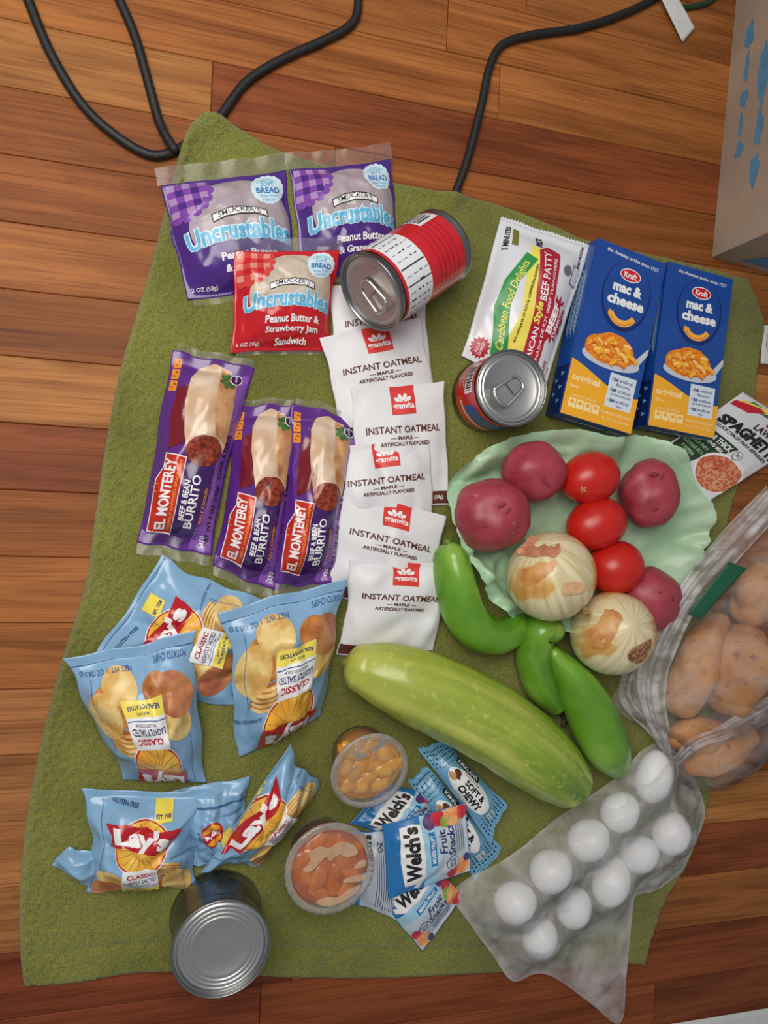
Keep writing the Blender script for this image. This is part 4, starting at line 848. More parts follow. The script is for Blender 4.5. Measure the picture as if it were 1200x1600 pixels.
# ------------------------------------------------------------------ cans
STE = mat('tin_steel', rgb(208, 208, 206), .36, metal=1.0, var=.08, vscale=8, bump=.03, bscale=500); STD = mat('tin_side', rgb(150, 152, 154), .34, metal=1.0, var=.1, vscale=30)
CANR = mat('can_red', rgb(204, 28, 42), .28, var=.08, vscale=60, coat=.3); CANB = mat('can_blue', rgb(48, 90, 156), .28, var=.2, vscale=40, coat=.3); CANW = mat('can_white', rgb(226, 230, 236), .35); CANO = mat('can_orange', rgb(206, 74, 40), .3, coat=.3)
def can(name, label, base, top, R, art=None, face=None, tab=None, rings=3, ribs=True):
    base = np.array(base); ax = np.array(top) - base; H = float(np.linalg.norm(ax)); ax /= H
    root = empty(name, tuple(base)); tag(root, label, 'can'); root['_o'] = [0.0, 0.0, 0.0]
    q = Vector(ax).to_track_quat('Z', 'Y'); root.rotation_mode = 'QUATERNION'; root.rotation_quaternion = q
    prof = [(R * .93, .0016), (R * .97, .0002), (R * 1.0, .0006), (R * 1.012, .002), (R * 1.0, .0042), (R * .975, .006)]
    z = .009
    if ribs:
        k = 7; z0 = H * .3; z1 = H * .72; prof += [(R * .975, z0 * .6)]
        for i in range(k * 4 + 1): prof.append((R * (.972 - .012 * (1 - math.cos(i * math.pi / 2)) / 2), z0 + (z1 - z0) * i / (k * 4)))
    prof += [(R * .975, H - .010), (R * .972, H - .006), (R * .995, H - .0045), (R * 1.014, H - .0025), (R * 1.014, H - .0008), (R * 1.0, H), (R * .975, H - .0004), (R * .965, H - .0025), (R * .955, H - .0042)]
    lathe('can_body', prof, STD, root, 64, capb=True)
    lp = [(R * .955, H - .0042), (R * .90, H - .0044), (R * .885, H - .0036), (R * .86, H - .0034)]
    r = .84
    for i in range(rings): lp += [(R * r, H - .0040), (R * (r - .02), H - .0044), (R * (r - .045), H - .0036), (R * (r - .07), H - .0034)]; r -= .085
    lp += [(R * (r - .02), H - .0042), (R * .25, H - .0041), (R * .002, H - .0041)]
    lathe('lid', lp, STE, root, 64)
    if art is not None:
        f = Vector(face); f = q.inverted() @ f; th0 = math.atan2(f.y, f.x); z0, z1 = .0085, H - .0085; Rl = R * .985
        def surf(u, v, off):
            a = th0 + (u - .5) * 2 * math.pi * sg; return np.stack([(Rl + off) * np.cos(a), (Rl + off) * np.sin(a), z1 - (z1 - z0) * v], 1)
        sg = 1
        art.build('paper_label', root, surf, base=.0001, gap=.0001)
    if tab is not None:
        t = Vector(tab); t = q.inverted() @ t; t.z = 0; t.normalize(); n = Vector((-t.y, t.x, 0)); c0 = t * R * .10; zt = H - .0016
        L, wd = R * .60, R * .30; P = []
        for i in range(28):
            a = 2 * math.pi * i / 28; x = math.cos(a); y = math.sin(a); e = L * .42 if x > 0 else -L * .42
            p = c0 + t * (e + x * wd * .62) + n * (y * wd * (.95 if x > 0 else .75)); P.append((p.x, p.y, zt + .0006 * (x + 1)))
        P.append(P[0])
        o = tube('pull_tab', P, [.0015] * len(P), STE, parent=root, seg=8, n=2, cap=False, origin=(0, 0, 0))
        pl_ = [c0 + t * (L * .12 * a + -L * .34) + n * (wd * .62 * b) for a, b in ((-2.2, -.6), (-2.6, 0), (-2.2, .6), (0, .95), (2.0, .95), (2.0, -.95), (0, -.95))]
        V = [(p.x, p.y, zt - .0004) for p in pl_] + [(p.x, p.y, zt + .0005) for p in pl_]; m_ = len(pl_)
        Fq = [tuple(range(m_))[::-1], tuple(range(m_, 2 * m_))] + [(i, (i + 1) % m_, m_ + (i + 1) % m_, m_ + i) for i in range(m_)]
        mesh_obj('tab_plate', V, Fq, STE, parent=o, origin=(0, 0, 0), smooth=False)
        V, Fv = lathe_mesh([(.0046, 0), (.0044, .0012), (.003, .0018), (.0002, .0018)], 16); rc = c0 - t * L * .36
        mesh_obj('rivet', [(x + rc.x, y + rc.y, z_ + H - .004) for x, y, z_ in V], Fv, STE, parent=root, origin=(0, 0, 0))
    return root
# tilted red can
Rc = .0358; el = math.radians(17); Lc = .102
zb = T0 + Rc * math.cos(el) + .0008; zl_ = zb + Lc * math.sin(el); L = at(578, 459, zl_); best = None
for s in np.linspace(40, 200, 400):
    B = at(578 + .835 * s, 459 - .55 * s, zb); d = abs(np.linalg.norm(L - B) - Lc)
    if best is None or d < best[0]: best = (d, B)
B = best[1]; camd = np.array([0, 0, CAMH]) - (L + B) / 2
ra = random.Random(2)
A1 = Art(225, 90, 6.0); A1.rect(.3, .3, 224.7, 89.7, CANR, 0)
A1.rect(45, 4, 205, 38, CANW, 1)
for i in range(20):
    x = 54 + i * 7.4
    if i % 9 == 8: A1.rect(x, 5, x + 1.2, 37, BLK, 2); continue
    y = 7
    while y < 34:
        l = ra.uniform(2, 7); y2 = min(36, y + l); A1.rect(x, y, x + ra.choice([.6, .8, 1.5]), y2, BLK if ra.random() < .3 else mat('grey_ink', rgb(110, 112, 118), .4), 2); y = y2 + ra.uniform(1.2, 4)
for x in (50, 98, 150, 200): A1.rect(x, 4.5, x + .9, 37.5, BLK, 2)
def barcode(a, x0, y0, x1, y1, l):
    a.rect(x0, y0, x1, y1, CANW, l); y = y0 + 3
    while y < y1 - 3: h = ra.choice([.6, 1.1, 1.8]); a.rect(x0 + 4, y, x1 - 5, y + h, BLK, l + 1); y += h + ra.choice([.7, 1.1, 1.6])
A1b = A1
BC = dict(x0=148, x1=176)
x = BC['x0']; A1.rect(140, 62, 182, 88, CANW, 1); xx = 144
while xx < 178: h = ra.choice([.6, 1.0, 1.7]); A1.rect(xx, 64, xx + h, 83, BLK, 2); xx += h + ra.choice([.7, 1.1, 1.5])
A1.text('0 41800 50112 3', 161, 85.7, 30, 2.6, BLK, 2)
for i in range(5): A1.rect(1, 52 + i * 6.5, 139, 52.7 + i * 6.5, mat('can_red_dark', rgb(176, 20, 34), .3, coat=.3), 1)
can('ring_pull_can', 'red labelled can tipped over on its side against the sandwiches', B, L, Rc, A1, camd, tab=at(604, 478, zl_) - L, rings=1)
# standing can with blue and red label
A2 = Art(220, 50, 6.0); A2.rect(.3, .3, 219.7, 49.7, CANR, 0)
A2.poly([(60, 1), (110, 1), (122, 20), (118, 49), (60, 49)], CANR, 1)
A2.poly([(112, 10), (168, 4), (200, 8), (205, 30), (160, 36), (110, 33)], CANB, 2); A2.poly([(100, 30), (135, 34), (170, 38), (210, 36), (210, 49), (100, 49)], CANO, 2); A2.stroke([(104, 36), (130, 37), (150, 44), (180, 42), (208, 45)], 2.4, CANW, 3)
A2.rect(70, 6, 100, 24, CANW, 3)
xx = 73
while xx < 97: h = ra.choice([.6, 1.0, 1.6]); A2.rect(xx, 8, xx + h, 22, BLK, 4); xx += h + ra.choice([.7, 1.2])
for i in range(6): A2.rect(60, 28 + i * 3, 92 - 4 * (i % 3), 29 + i * 3, CANW, 3)
hc = .064; top2 = at(801, 606, T0 + hc); b2 = top2.copy(); b2[2] = T0
can('ring_pull_can', 'short standing can with blue and red label in front of the beef patty packet', b2, top2, .0355, A2, np.array([-1, -.45, 0]), tab=at(770, 632, T0 + hc) - top2, rings=1, ribs=False)
# plain silver can
hc = .058; top3 = at(346, 1484, T0 + hc); b3 = top3.copy(); b3[2] = T0 - .0015
can('tin_can', 'plain unlabelled silver can standing at the lower edge of the towel', b3, top3, .0412, rings=3)

# ------------------------------------------------------------------ fruit cups
CLR = film_mat('clear_cup', rgb(240, 240, 240), 0.03, 0.10, (25, 25, 25), .08, 1.2, .05); RIMM = film_mat('cup_rim', rgb(225, 220, 210), .16, .32, (80, 80, 80), .12, 1.5); LIDF = film_mat('lid_film', rgb(240, 235, 225), .03, .12, (40, 40, 40), .06, 1.5)
PEA = mat('peach_chunk', rgb(226, 166, 54), .3, col2=rgb(208, 138, 34), vscale=90, coat=.6, sss=.15); SYP = mat('peach_syrup', rgb(232, 160, 40), .2, col2=rgb(214, 134, 28), vscale=40)
MAN = mat('mandarin_segment', rgb(208, 116, 30), .3, col2=rgb(184, 92, 20), vscale=80, coat=.6, sss=.15); SYO = mat('mandarin_syrup', rgb(196, 96, 22), .2, col2=rgb(176, 84, 18), vscale=40)
def cup(label, base, top, R, kind, seed):
    base = np.array(base); ax = np.array(top) - base; H = float(np.linalg.norm(ax)); root = empty('fruit_cup', tuple(base)); tag(root, label, 'fruit cup', 'clear plastic fruit cups'); root['_o'] = [0., 0., 0.]
    root.rotation_mode = 'QUATERNION'; root.rotation_quaternion = Vector(ax).to_track_quat('Z', 'Y')
    lathe('cup_wall', [(.001, .001), (R * .55, .0006), (R * .66, .002), (R * .71, .006), (R * .80, H * .5), (R * .87, H - .004), (R * .89, H - .002)], CLR, root, 56)
    rim = [(R * .87, H - .0022), (R * .93, H - .0026), (R * 1.0, H - .003), (R * 1.015, H - .0018), (R * 1.0, H + .0002), (R * .93, H + .0006), (R * .87, H + .0002)]
    V = []; sg = 72
    for r_, z in rim:
        for j in range(sg):
            k = 1 + (.014 if (kind == 'm' and j % 2) else 0) * (r_ > R * .95); a = 2 * math.pi * j / sg; V.append((r_ * k * math.cos(a), r_ * k * math.sin(a), z + (.0006 if kind == 'm' and j % 2 and r_ > R * .95 else 0)))
    mesh_obj('rim', V, grid_faces(sg, len(rim), closed_u=True), RIMM, parent=root, origin=(0, 0, 0))
    syr, chm = (SYP, PEA) if kind == 'p' else (SYO, MAN)
    lathe('syrup', [(.001, .0025), (R * .60, .003), (R * .68, .007), (R * .77, H * .5), (R * .855, H - .008), (R * .84, H - .0065), (.001, H - .0068)], syr, root, 48)
    rk = random.Random(seed); ch = []
    for i in range(15):
        q = i * 2.4; d = R * .73 * math.sqrt((i + .3) / 15)
        o = blob('fruit_chunk', (d * math.cos(q), d * math.sin(q), H - .009 + rk.uniform(-.001, .001)), (.012, .0085, .005) if kind == 'p' else (.014, .0085, .0042), chm, parent=root, rotz=rk.uniform(0, 6), amp=.22, freq=2.2, seed=i + seed, seg=16, rings=10, origin=(0, 0, 0))
    V = []; nr = 14
    for i in range(nr):
        for j in range(48):
            r_ = R * .93 * (i + .05) / (nr - 1); a = 2 * math.pi * j / 48; V.append((r_ * math.cos(a), r_ * math.sin(a), H + .0009 - .0022 * (1 - (r_ / R) ** 2) + .0007 * noise.noise(Vector((r_ * math.cos(a) * 90, r_ * math.sin(a) * 90, seed)))))
    mesh_obj('lid_film', V, grid_faces(48, nr, closed_u=True), LIDF, parent=root, origin=(0, 0, 0))
    if kind == 'm':
        WF = film_mat('glare_film', rgb(240, 206, 164), .5, .8, (60, 60, 60), .2, 1.4)  # glare on the lid, built as pale cloudy patches of its own
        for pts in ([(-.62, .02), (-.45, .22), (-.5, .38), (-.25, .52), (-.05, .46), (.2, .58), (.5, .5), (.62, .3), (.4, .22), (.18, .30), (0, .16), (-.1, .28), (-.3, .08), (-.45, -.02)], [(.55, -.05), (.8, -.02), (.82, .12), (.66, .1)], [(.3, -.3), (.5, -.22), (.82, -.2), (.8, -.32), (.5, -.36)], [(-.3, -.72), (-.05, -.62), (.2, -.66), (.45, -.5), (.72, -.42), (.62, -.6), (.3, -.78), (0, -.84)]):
            sh, fc = sheet_mesh(-catmull(np.array(pts), 3, closed=True) * R, .0025, .1); mesh_obj('glare_patch', [(x, y, H - .0002 - .001 * (1 - (x * x + y * y) / R / R) + .0005 * noise.noise(Vector((x * 200, y * 200, 1)))) for x, y in sh], fc, WF, parent=root, origin=(0, 0, 0))
    return root
cup('clear fruit cup of yellow peach chunks beside the cucumber', at(557, 1168, T0 + .004), at(579, 1206, T0 + .047), .0365, 'p', 3)
t_ = at(516, 1358, T0 + .05); b_ = t_.copy(); b_[2] = T0
cup('clear fruit cup of orange mandarin pieces with crimped rim', b_, t_, .0402, 'm', 8)

# ------------------------------------------------------------------ green produce bag
def thin_mat(name, col, col2):
    m = bpy.data.materials.new(name); m.use_nodes = True; nt = m.node_tree; nt.nodes.clear(); out = nd(nt, 'ShaderNodeOutputMaterial'); tc = nd(nt, 'ShaderNodeTexCoord')
    n = nd(nt, 'ShaderNodeTexNoise'); n.inputs['Scale'].default_value = 22; n.inputs['Detail'].default_value = 4; nt.links.new(tc.outputs['Object'], n.inputs['Vector'])
    r = nd(nt, 'ShaderNodeValToRGB'); r.color_ramp.elements[0].color = col; r.color_ramp.elements[1].color = col2; r.color_ramp.elements[0].position = .35; r.color_ramp.elements[1].position = .65; nt.links.new(n.outputs['Fac'], r.inputs[0])
    d = nd(nt, 'ShaderNodeBsdfDiffuse'); t = nd(nt, 'ShaderNodeBsdfTranslucent'); g = nd(nt, 'ShaderNodeBsdfGlossy'); g.inputs['Roughness'].default_value = .35
    nt.links.new(r.outputs[0], d.inputs[0]); nt.links.new(r.outputs[0], t.inputs[0]); a = nd(nt, 'ShaderNodeMixShader'); a.inputs[0].default_value = .22; nt.links.new(d.outputs[0], a.inputs[1]); nt.links.new(t.outputs[0], a.inputs[2])
    b = nd(nt, 'ShaderNodeMixShader'); b.inputs[0].default_value = .05; nt.links.new(a.outputs[0], b.inputs[1]); nt.links.new(g.outputs[0], b.inputs[2])
    tp = nd(nt, 'ShaderNodeBsdfTransparent'); c = nd(nt, 'ShaderNodeMixShader'); c.inputs[0].default_value = .88; nt.links.new(tp.outputs[0], c.inputs[1]); nt.links.new(b.outputs[0], c.inputs[2]); nt.links.new(c.outputs[0], out.inputs[0])
    return m
MINT = thin_mat('mint_plastic', rgb(190, 236, 194), rgb(212, 244, 210))
gpx = [(706, 770), (716, 740), (745, 712), (785, 688), (840, 675), (900, 672), (955, 684), (1000, 680), (1030, 688), (1062, 716), (1085, 755), (1113, 795), (1110, 845), (1085, 885), (1060, 925), (1035, 965), (985, 985), (920, 990), (860, 980), (806, 968), (768, 940), (740, 895), (716, 850), (705, 810)]
poly = catmull([at(x, y, T0 + .022)[:2] for x, y in gpx], 6, closed=True)
rr_ = random.Random(12); poly = np.array([p + np.array([rr_.uniform(-.0008, .0008), rr_.uniform(-.0008, .0008)]) for p in poly])
sh, fc = sheet_mesh(poly, .0038, .25, 3); ed = dist_to(poly, sh); mn = sh.min(0); sz = sh.max(0) - mn; u = (sh[:, 0] - mn[0]) / sz[0]; v = (sh[:, 1] - mn[1]) / sz[1]
rise = np.clip(1 - ed / .034, 0, 1); rise = rise * rise * (3 - 2 * rise)
wv = np.array([noise.noise(Vector((x * 26, y * 26, 1.0))) for x, y in sh])
z = T0 + .0012 + rise * (.023 + .012 * wv) + np.clip(ed / .02, 0, 1) * .003 * (1 + wv) + Creases(110, .011, 15, .05, .25, .012, .034)(u, v) * (.3 + .7 * np.clip(1 - ed / .08, 0, 1))
z = np.maximum(z, T0 + .0008 + .0004 * (1 + wv))
gb = mesh_obj('produce_bag', np.column_stack([sh, z]), fc, MINT, origin=tuple(at(895, 830)))
tag(gb, 'mint green thin plastic produce bag spread open under potatoes, tomatoes and onions', 'bag')
ZB = T0 + .004

# ------------------------------------------------------------------ produce
def skin_mat(name, c1, c2, c3, scale, rough, coat=0.0, bump=.15, bscale=120, spots=.64, sss=0.0):
    m = mat(name, c1, rough, coat=coat, bump=bump, bscale=bscale, col2=c2, vscale=scale, lo=.38, hi=.62, sss=sss); nt = m.node_tree
    if c3 is not None and not m.get('_s'):
        m['_s'] = 1; p = nt.nodes['Principled BSDF']; src = p.inputs['Base Color'].links[0].from_socket; tc = nd(nt, 'ShaderNodeTexCoord')
        n = nd(nt, 'ShaderNodeTexNoise'); n.inputs['Scale'].default_value = scale * 3.1; n.inputs['Detail'].default_value = 5; nt.links.new(tc.outputs['Object'], n.inputs['Vector'])
        mr = nd(nt, 'ShaderNodeMapRange'); mr.inputs[1].default_value = spots; mr.inputs[2].default_value = spots + .09; nt.links.new(n.outputs['Fac'], mr.inputs[0])
        x = nd(nt, 'ShaderNodeMix', data_type='RGBA'); nt.links.new(mr.outputs[0], x.inputs[0]); nt.links.new(src, x.inputs[6]); x.inputs[7].default_value = c3; nt.links.new(x.outputs[2], p.inputs['Base Color'])
    return m
RP = skin_mat('red_potato_skin', rgb(168, 64, 78), rgb(146, 44, 60), rgb(186, 104, 104), 28, .42, spots=.66, bump=.2)
EYE = mat('potato_eye', rgb(138, 46, 60), .6)
def eyes(o, c, r, L):
    for (dx, dy, s) in L:
        d = np.array([dx, dy, math.sqrt(max(.05, 1 - dx * dx - dy * dy))]); p = np.array(c) + d * np.array(r) * .96
        blob('eye', p, (.0036 * s, .0016 * s, .0009), EYE, parent=o, rotz=dx * 5 + dy * 3, amp=.2, seed=dx * 9, seg=12, rings=8)
def rpot(px, wpx, hpx, label, seed, el, rot=0.0, dents=()):
    r1 = wpx / ys(px[0], .035); r2 = hpx / ys(px[0], .035); rz = min(r1, r2) * .93; c = at(px[0], px[1], ZB + rz); o = blob('red_potato', c, (r1, r2, rz), RP, rotz=rot, amp=.09, freq=1.5, seed=seed, dents=list(dents) + [(dx, dy, math.sqrt(max(.05, 1 - dx * dx - dy * dy)), .045 * s, .17 * s) for dx, dy, s in el], origin=(c[0], c[1], ZB)); tag(o, label, 'potato', 'red potatoes')
    eyes(o, c, (r1, r2, rz), el)
rpot((768, 806), 59, 57, 'largest red potato at the left of the green bag beside an onion', 1, [(-.1, .3, 1.2), (.05, .15, 1), (-.5, -.3, .7), (.45, -.35, .8)], dents=[(-.1, .2, .9, .05, .35)])
rpot((835, 737), 51, 47, 'red potato at the top of the green bag touching a tomato', 2, [(-.1, -.3, 1), (.1, -.45, .9), (.55, -.3, .8)])
rpot((1015, 772), 46, 54, 'red potato alone at the right side of the green bag', 3, [(-.35, .55, 1.6), (-.1, .5, 1), (-.3, -.45, 1)], dents=[(-.35, .55, .7, .08, .25), (-.3, -.45, .8, .06, .25)])
rpot((1014, 936), 48, 50, 'red potato tucked behind the lower onion and lowest tomato', 4, [(-.2, .3, .9), (.3, .1, .8)])
TOM = mat('tomato_skin', rgb(204, 34, 26), .34, col2=rgb(184, 26, 22), vscale=20, lo=.4, hi=.7, coat=.08, sss=.05); SCAR = mat('tomato_scar', rgb(206, 150, 90), .6, var=.4, vscale=300)
def tomato(px, a, b, rot, label, scar, seed):
    r1 = a / ys(px[0], .03); r2 = b / ys(px[0], .03); c = at(px[0], px[1], ZB + .004 + r2); R_ = math.radians(rot); o = blob('tomato', c, (r1, r2, r2), TOM, rotz=R_, amp=.025, freq=1.6, seed=seed, taper=.06, origin=(c[0], c[1], ZB)); tag(o, label, 'tomato', 'plum tomatoes')
    if scar:
        d = np.array(scar); d = d / np.linalg.norm(d); l = Matrix.Rotation(-R_, 3, 'Z') @ Vector(d); k = 1 / math.sqrt((l.x / r1) ** 2 + (l.y / r2) ** 2 + (l.z / r2) ** 2); p = c + d * k * .985
        V = [p + .001 * d]; N = Vector(d); A = N.orthogonal().normalized(); Bv = N.cross(A)
        for i in range(20): r_ = (.0042 if i % 4 < 2 else .0026); q = 2 * math.pi * i / 20; V.append(p + np.array(A * math.cos(q) * r_ + Bv * math.sin(q) * r_) - d * .0002)
        mesh_obj('stem_scar', V, [(0, 1 + i, 1 + (i + 1) % 20) for i in range(20)], SCAR, parent=o)
tomato((921, 747), 48, 40, 17, 'plum tomato uppermost of the three, touching two red potatoes', (-.62, -.45, .62), 5)
tomato((931, 819), 49, 40, 20, 'plum tomato in the middle of the three', None, 6)
tomato((960, 887), 46, 41, 15, 'plum tomato lowest of the three, between the onions and a potato', (.62, .12, .75), 7)
def onion_mat():
    m = bpy.data.materials.new('onion_skin'); m.use_nodes = True; nt = m.node_tree; p = nt.nodes['Principled BSDF']; tc = nd(nt, 'ShaderNodeTexCoord')
    n = nd(nt, 'ShaderNodeTexNoise'); n.inputs['Scale'].default_value = 19; n.inputs['Detail'].default_value = 2; nt.links.new(tc.outputs['Object'], n.inputs['Vector'])
    r = nd(nt, 'ShaderNodeValToRGB'); e = r.color_ramp.elements; e[0].position = .40; e[0].color = rgb(226, 214, 176); e[1].position = .60; e[1].color = rgb(206, 146, 78); x_ = e.new(.47); x_.color = rgb(224, 206, 158); x2 = e.new(.50); x2.color = rgb(214, 172, 106)
    nt.links.new(n.outputs['Fac'], r.inputs[0])
    mp = nd(nt, 'ShaderNodeMapping'); mp.inputs['Scale'].default_value = (46, 1.4, 1); nt.links.new(tc.outputs['UV'], mp.inputs[0]); n2 = nd(nt, 'ShaderNodeTexNoise'); n2.inputs['Scale'].default_value = 1; n2.inputs['Detail'].default_value = 3; nt.links.new(mp.outputs[0], n2.inputs['Vector'])
    r2 = nd(nt, 'ShaderNodeValToRGB'); e = r2.color_ramp.elements; e[0].position = .36; e[0].color = (.80, .74, .60, 1); e[1].position = .56; e[1].color = (1.05, 1.05, 1.05, 1); nt.links.new(n2.outputs['Fac'], r2.inputs[0])
    x = nd(nt, 'ShaderNodeMix', data_type='RGBA', blend_type='MULTIPLY'); x.inputs[0].default_value = 1; nt.links.new(r.outputs[0], x.inputs[6]); nt.links.new(r2.outputs[0], x.inputs[7]); nt.links.new(x.outputs[2], p.inputs['Base Color']); p.inputs['Roughness'].default_value = .3; p.inputs['Coat Weight'].default_value = .25
    return m
ON = onion_mat(); PEEL = mat('onion_peel', rgb(206, 138, 104), .4, var=.3, vscale=120); ROOT = mat('onion_root', rgb(186, 148, 96), .8, var=.4, vscale=300); SCB = mat('onion_scar', rgb(112, 72, 44), .9, col2=rgb(176, 132, 92), vscale=260, bump=.6, bscale=500)
def onion(px, r, label, axis_rot, tilt, seed):
    R_ = r / ys(px[0], .045); c = at(px[0], px[1], ZB + R_ * .95); o = blob('onion', c, (R_ * .99, R_, R_ * .97), ON, rotz=axis_rot, tilt=tilt, amp=.012, freq=1.4, seed=seed, dents=[(1, 0, 0, -.05, .16), (-1, 0, 0, -.05, .16)], seg=56, rings=36, origin=(c[0], c[1], ZB)); tag(o, label, 'onion', 'yellow onions'); return o, c, R_
o, c, R_ = onion((861, 900), 70, 'yellow onion with loose pink peel resting against the largest red potato', math.radians(128), math.radians(-25), 1)
def onball(c, R_, dx, dy, k=1.0): return np.array(c) + R_ * k * np.array([dx, dy, math.sqrt(max(.02, 1 - dx * dx - dy * dy))])
ax_t = onball(c, R_, -.62, .62, 1.0)
rk = random.Random(6)
def flake(o, c, R_, pts, k, m, name='loose_skin'):
    """papery flake hugging the bulb: plan outline in units of the radius"""
    pq = catmull(np.array(pts), 5, closed=True); pq = np.array([p * (1 + .10 * noise.noise(Vector((p[0] * 14, p[1] * 14, 5)))) for p in pq]); sh, fc = sheet_mesh(pq * R_, R_ * .06, .15); V = []
    for x, y in sh: V.append(np.array([c[0] + x * k, c[1] + y * k, c[2] + R_ * (k - .015) * math.sqrt(max(.03, 1 - (x * x + y * y) / R_ / R_)) + .0012 * noise.noise(Vector((x * 120, y * 120, 2)))]))
    return mesh_obj(name, V, fc, m, parent=o)
flake(o, c, R_, [(-.82, .62), (-.58, .84), (-.42, .66), (-.2, .72), (-.3, .5), (-.55, .45), (-.75, .42), (-.95, .5)], 1.03, PEEL)
flake(o, c, R_, [(-.25, -.1), (.0, -.02), (.25, -.08), (.3, -.2), (.1, -.28), (-.2, -.3)], 1.02, mat('onion_inner_peel', rgb(230, 184, 136), .35, var=.2, vscale=90))
flake(o, c, R_, [(-.98, .05), (-.7, .3), (-.35, .38), (-.5, .12), (-.8, -.15)], 1.015, mat('onion_brown_peel', rgb(210, 158, 92), .35, col2=rgb(188, 120, 60), vscale=60))
for i in range(14):
    q = rk.uniform(-.5, .5); p0_ = onball(c, R_, .52 + .1 * rk.random(), -.72 + .1 * rk.random(), .99); d = np.array([.006 * math.cos(q - .8), .010 * math.sin(q - .8), -.001 + .004 * rk.random()])
    tube('root_hair', [p0_, p0_ + d * .6, p0_ + d * 1.2 + np.array([rk.uniform(-.002, .002), rk.uniform(-.002, .002), 0])], [.0011, .0008, .0005], ROOT, parent=o, seg=6, n=3)
o, c, R_ = onion((957, 989), 66, 'yellow onion with brown root scar facing up, below the other onion', math.radians(110), math.radians(-70), 2)
flake(o, c, R_, [(-.15, -.2), (.05, -.1), (.25, -.02), (.42, .0), (.36, -.25), (.25, -.5), (.0, -.52), (-.2, -.4)], 1.02, SCB, 'root_scar')
flake(o, c, R_, [(-.9, .1), (-.55, .6), (-.3, .5), (-.45, .2), (-.6, -.2), (-.85, -.25)], 1.015, MATS['onion_brown_peel'])
# cucumber
def stripe_mat(name, c1, c2, c3, su, sv, rough, yel=None):
    m = bpy.data.materials.new(name); m.use_nodes = True; nt = m.node_tree; p = nt.nodes['Principled BSDF']; tc = nd(nt, 'ShaderNodeTexCoord'); mp = nd(nt, 'ShaderNodeMapping'); mp.inputs['Scale'].default_value = (su, sv, 1); nt.links.new(tc.outputs['UV'], mp.inputs[0])
    n = nd(nt, 'ShaderNodeTexNoise'); n.inputs['Scale'].default_value = 1; n.inputs['Detail'].default_value = 5; n.inputs['Distortion'].default_value = .3; nt.links.new(mp.outputs[0], n.inputs['Vector'])
    r = nd(nt, 'ShaderNodeValToRGB'); e = r.color_ramp.elements; e[0].position = .36; e[0].color = c1; e[1].position = .68; e[1].color = c3; x_ = e.new(.52); x_.color = c2; nt.links.new(n.outputs['Fac'], r.inputs[0]); col = r.outputs[0]
    n2 = nd(nt, 'ShaderNodeTexNoise'); n2.inputs['Scale'].default_value = 160; n2.inputs['Detail'].default_value = 4; nt.links.new(tc.outputs['Object'], n2.inputs['Vector'])
    if yel:
        sx = nd(nt, 'ShaderNodeSeparateXYZ'); nt.links.new(tc.outputs['UV'], sx.inputs[0]); mr = nd(nt, 'ShaderNodeMapRange'); mr.inputs[1].default_value = .0; mr.inputs[2].default_value = .7; mr.inputs[3].default_value = .8; mr.inputs[4].default_value = 0; nt.links.new(sx.outputs[1], mr.inputs[0])
        x = nd(nt, 'ShaderNodeMix', data_type='RGBA'); nt.links.new(mr.outputs[0], x.inputs[0]); nt.links.new(col, x.inputs[6]); x.inputs[7].default_value = yel; col = x.outputs[2]
        rr = nd(nt, 'ShaderNodeMapRange'); rr.inputs[1].default_value = .58; rr.inputs[2].default_value = .72; rr.inputs[3].default_value = 0; rr.inputs[4].default_value = .55; nt.links.new(n2.outputs['Fac'], rr.inputs[0])
        y = nd(nt, 'ShaderNodeMix', data_type='RGBA'); nt.links.new(rr.outputs[0], y.inputs[0]); nt.links.new(col, y.inputs[6]); y.inputs[7].default_value = c3; col = y.outputs[2]
    nt.links.new(col, p.inputs['Base Color']); p.inputs['Roughness'].default_value = rough; p.inputs['Coat Weight'].default_value = .25; p.inputs['Coat Roughness'].default_value = .15
    b = nd(nt, 'ShaderNodeBump'); b.inputs['Strength'].default_value = .12; b.inputs['Distance'].default_value = .002; nt.links.new(n2.outputs['Fac'], b.inputs['Height']); nt.links.new(b.outputs[0], p.inputs['Normal'])
    return m
CUC = stripe_mat('cucumber_skin', rgb(96, 136, 34), rgb(142, 168, 54), rgb(206, 208, 108), 9, 1.3, .34, rgb(184, 188, 84))
def veg(name, px, rpx, m, label, cat, group=None, lobes=None, zx=0.0, seg=40, wob=.04, seed=0, n=8, cap=.9, flat=1.0):
    P = []; R_ = []
    for i, ((x, y), r) in enumerate(zip(px, rpx)):
        rr = r / ys(x, .03); P.append(at(x, y, T0 + rr * (.97 if i not in (0, len(px) - 1) else 1.1) + (zx[i] if isinstance(zx, (list, tuple)) else zx))); R_.append(rr)
    c0 = np.mean(P, axis=0); o = tube(name, P, R_, m, seg=seg, n=n, lobes=lobes, wob=wob, seed=seed, origin=(c0[0], c0[1], T0), cap=cap, flat=flat); tag(o, label, cat, group); return o, P, R_
def cl(a, t): return 1 + .012 * math.cos(a * 9) + .01 * math.cos(a * 4 + 1)
o, P, R_ = veg('cucumber', [(566, 1043), (600, 1053), (650, 1072), (710, 1099), (765, 1128), (815, 1162), (858, 1196), (888, 1222)], [38, 50, 57, 60, 60, 58, 52, 40], CUC, 'large yellowish green cucumber lying diagonally across the towel', 'cucumber', lobes=cl, seg=72, n=12, wob=.03, cap=.75)
tip = P[0] + (P[0] - P[1]) / np.linalg.norm(P[0] - P[1]) * R_[0] * .74
blob('stem_end', tip, (.0035, .0045, .0045), mat('dry_stem', rgb(120, 110, 50), .7), parent=o, amp=.2, seg=14, rings=10)
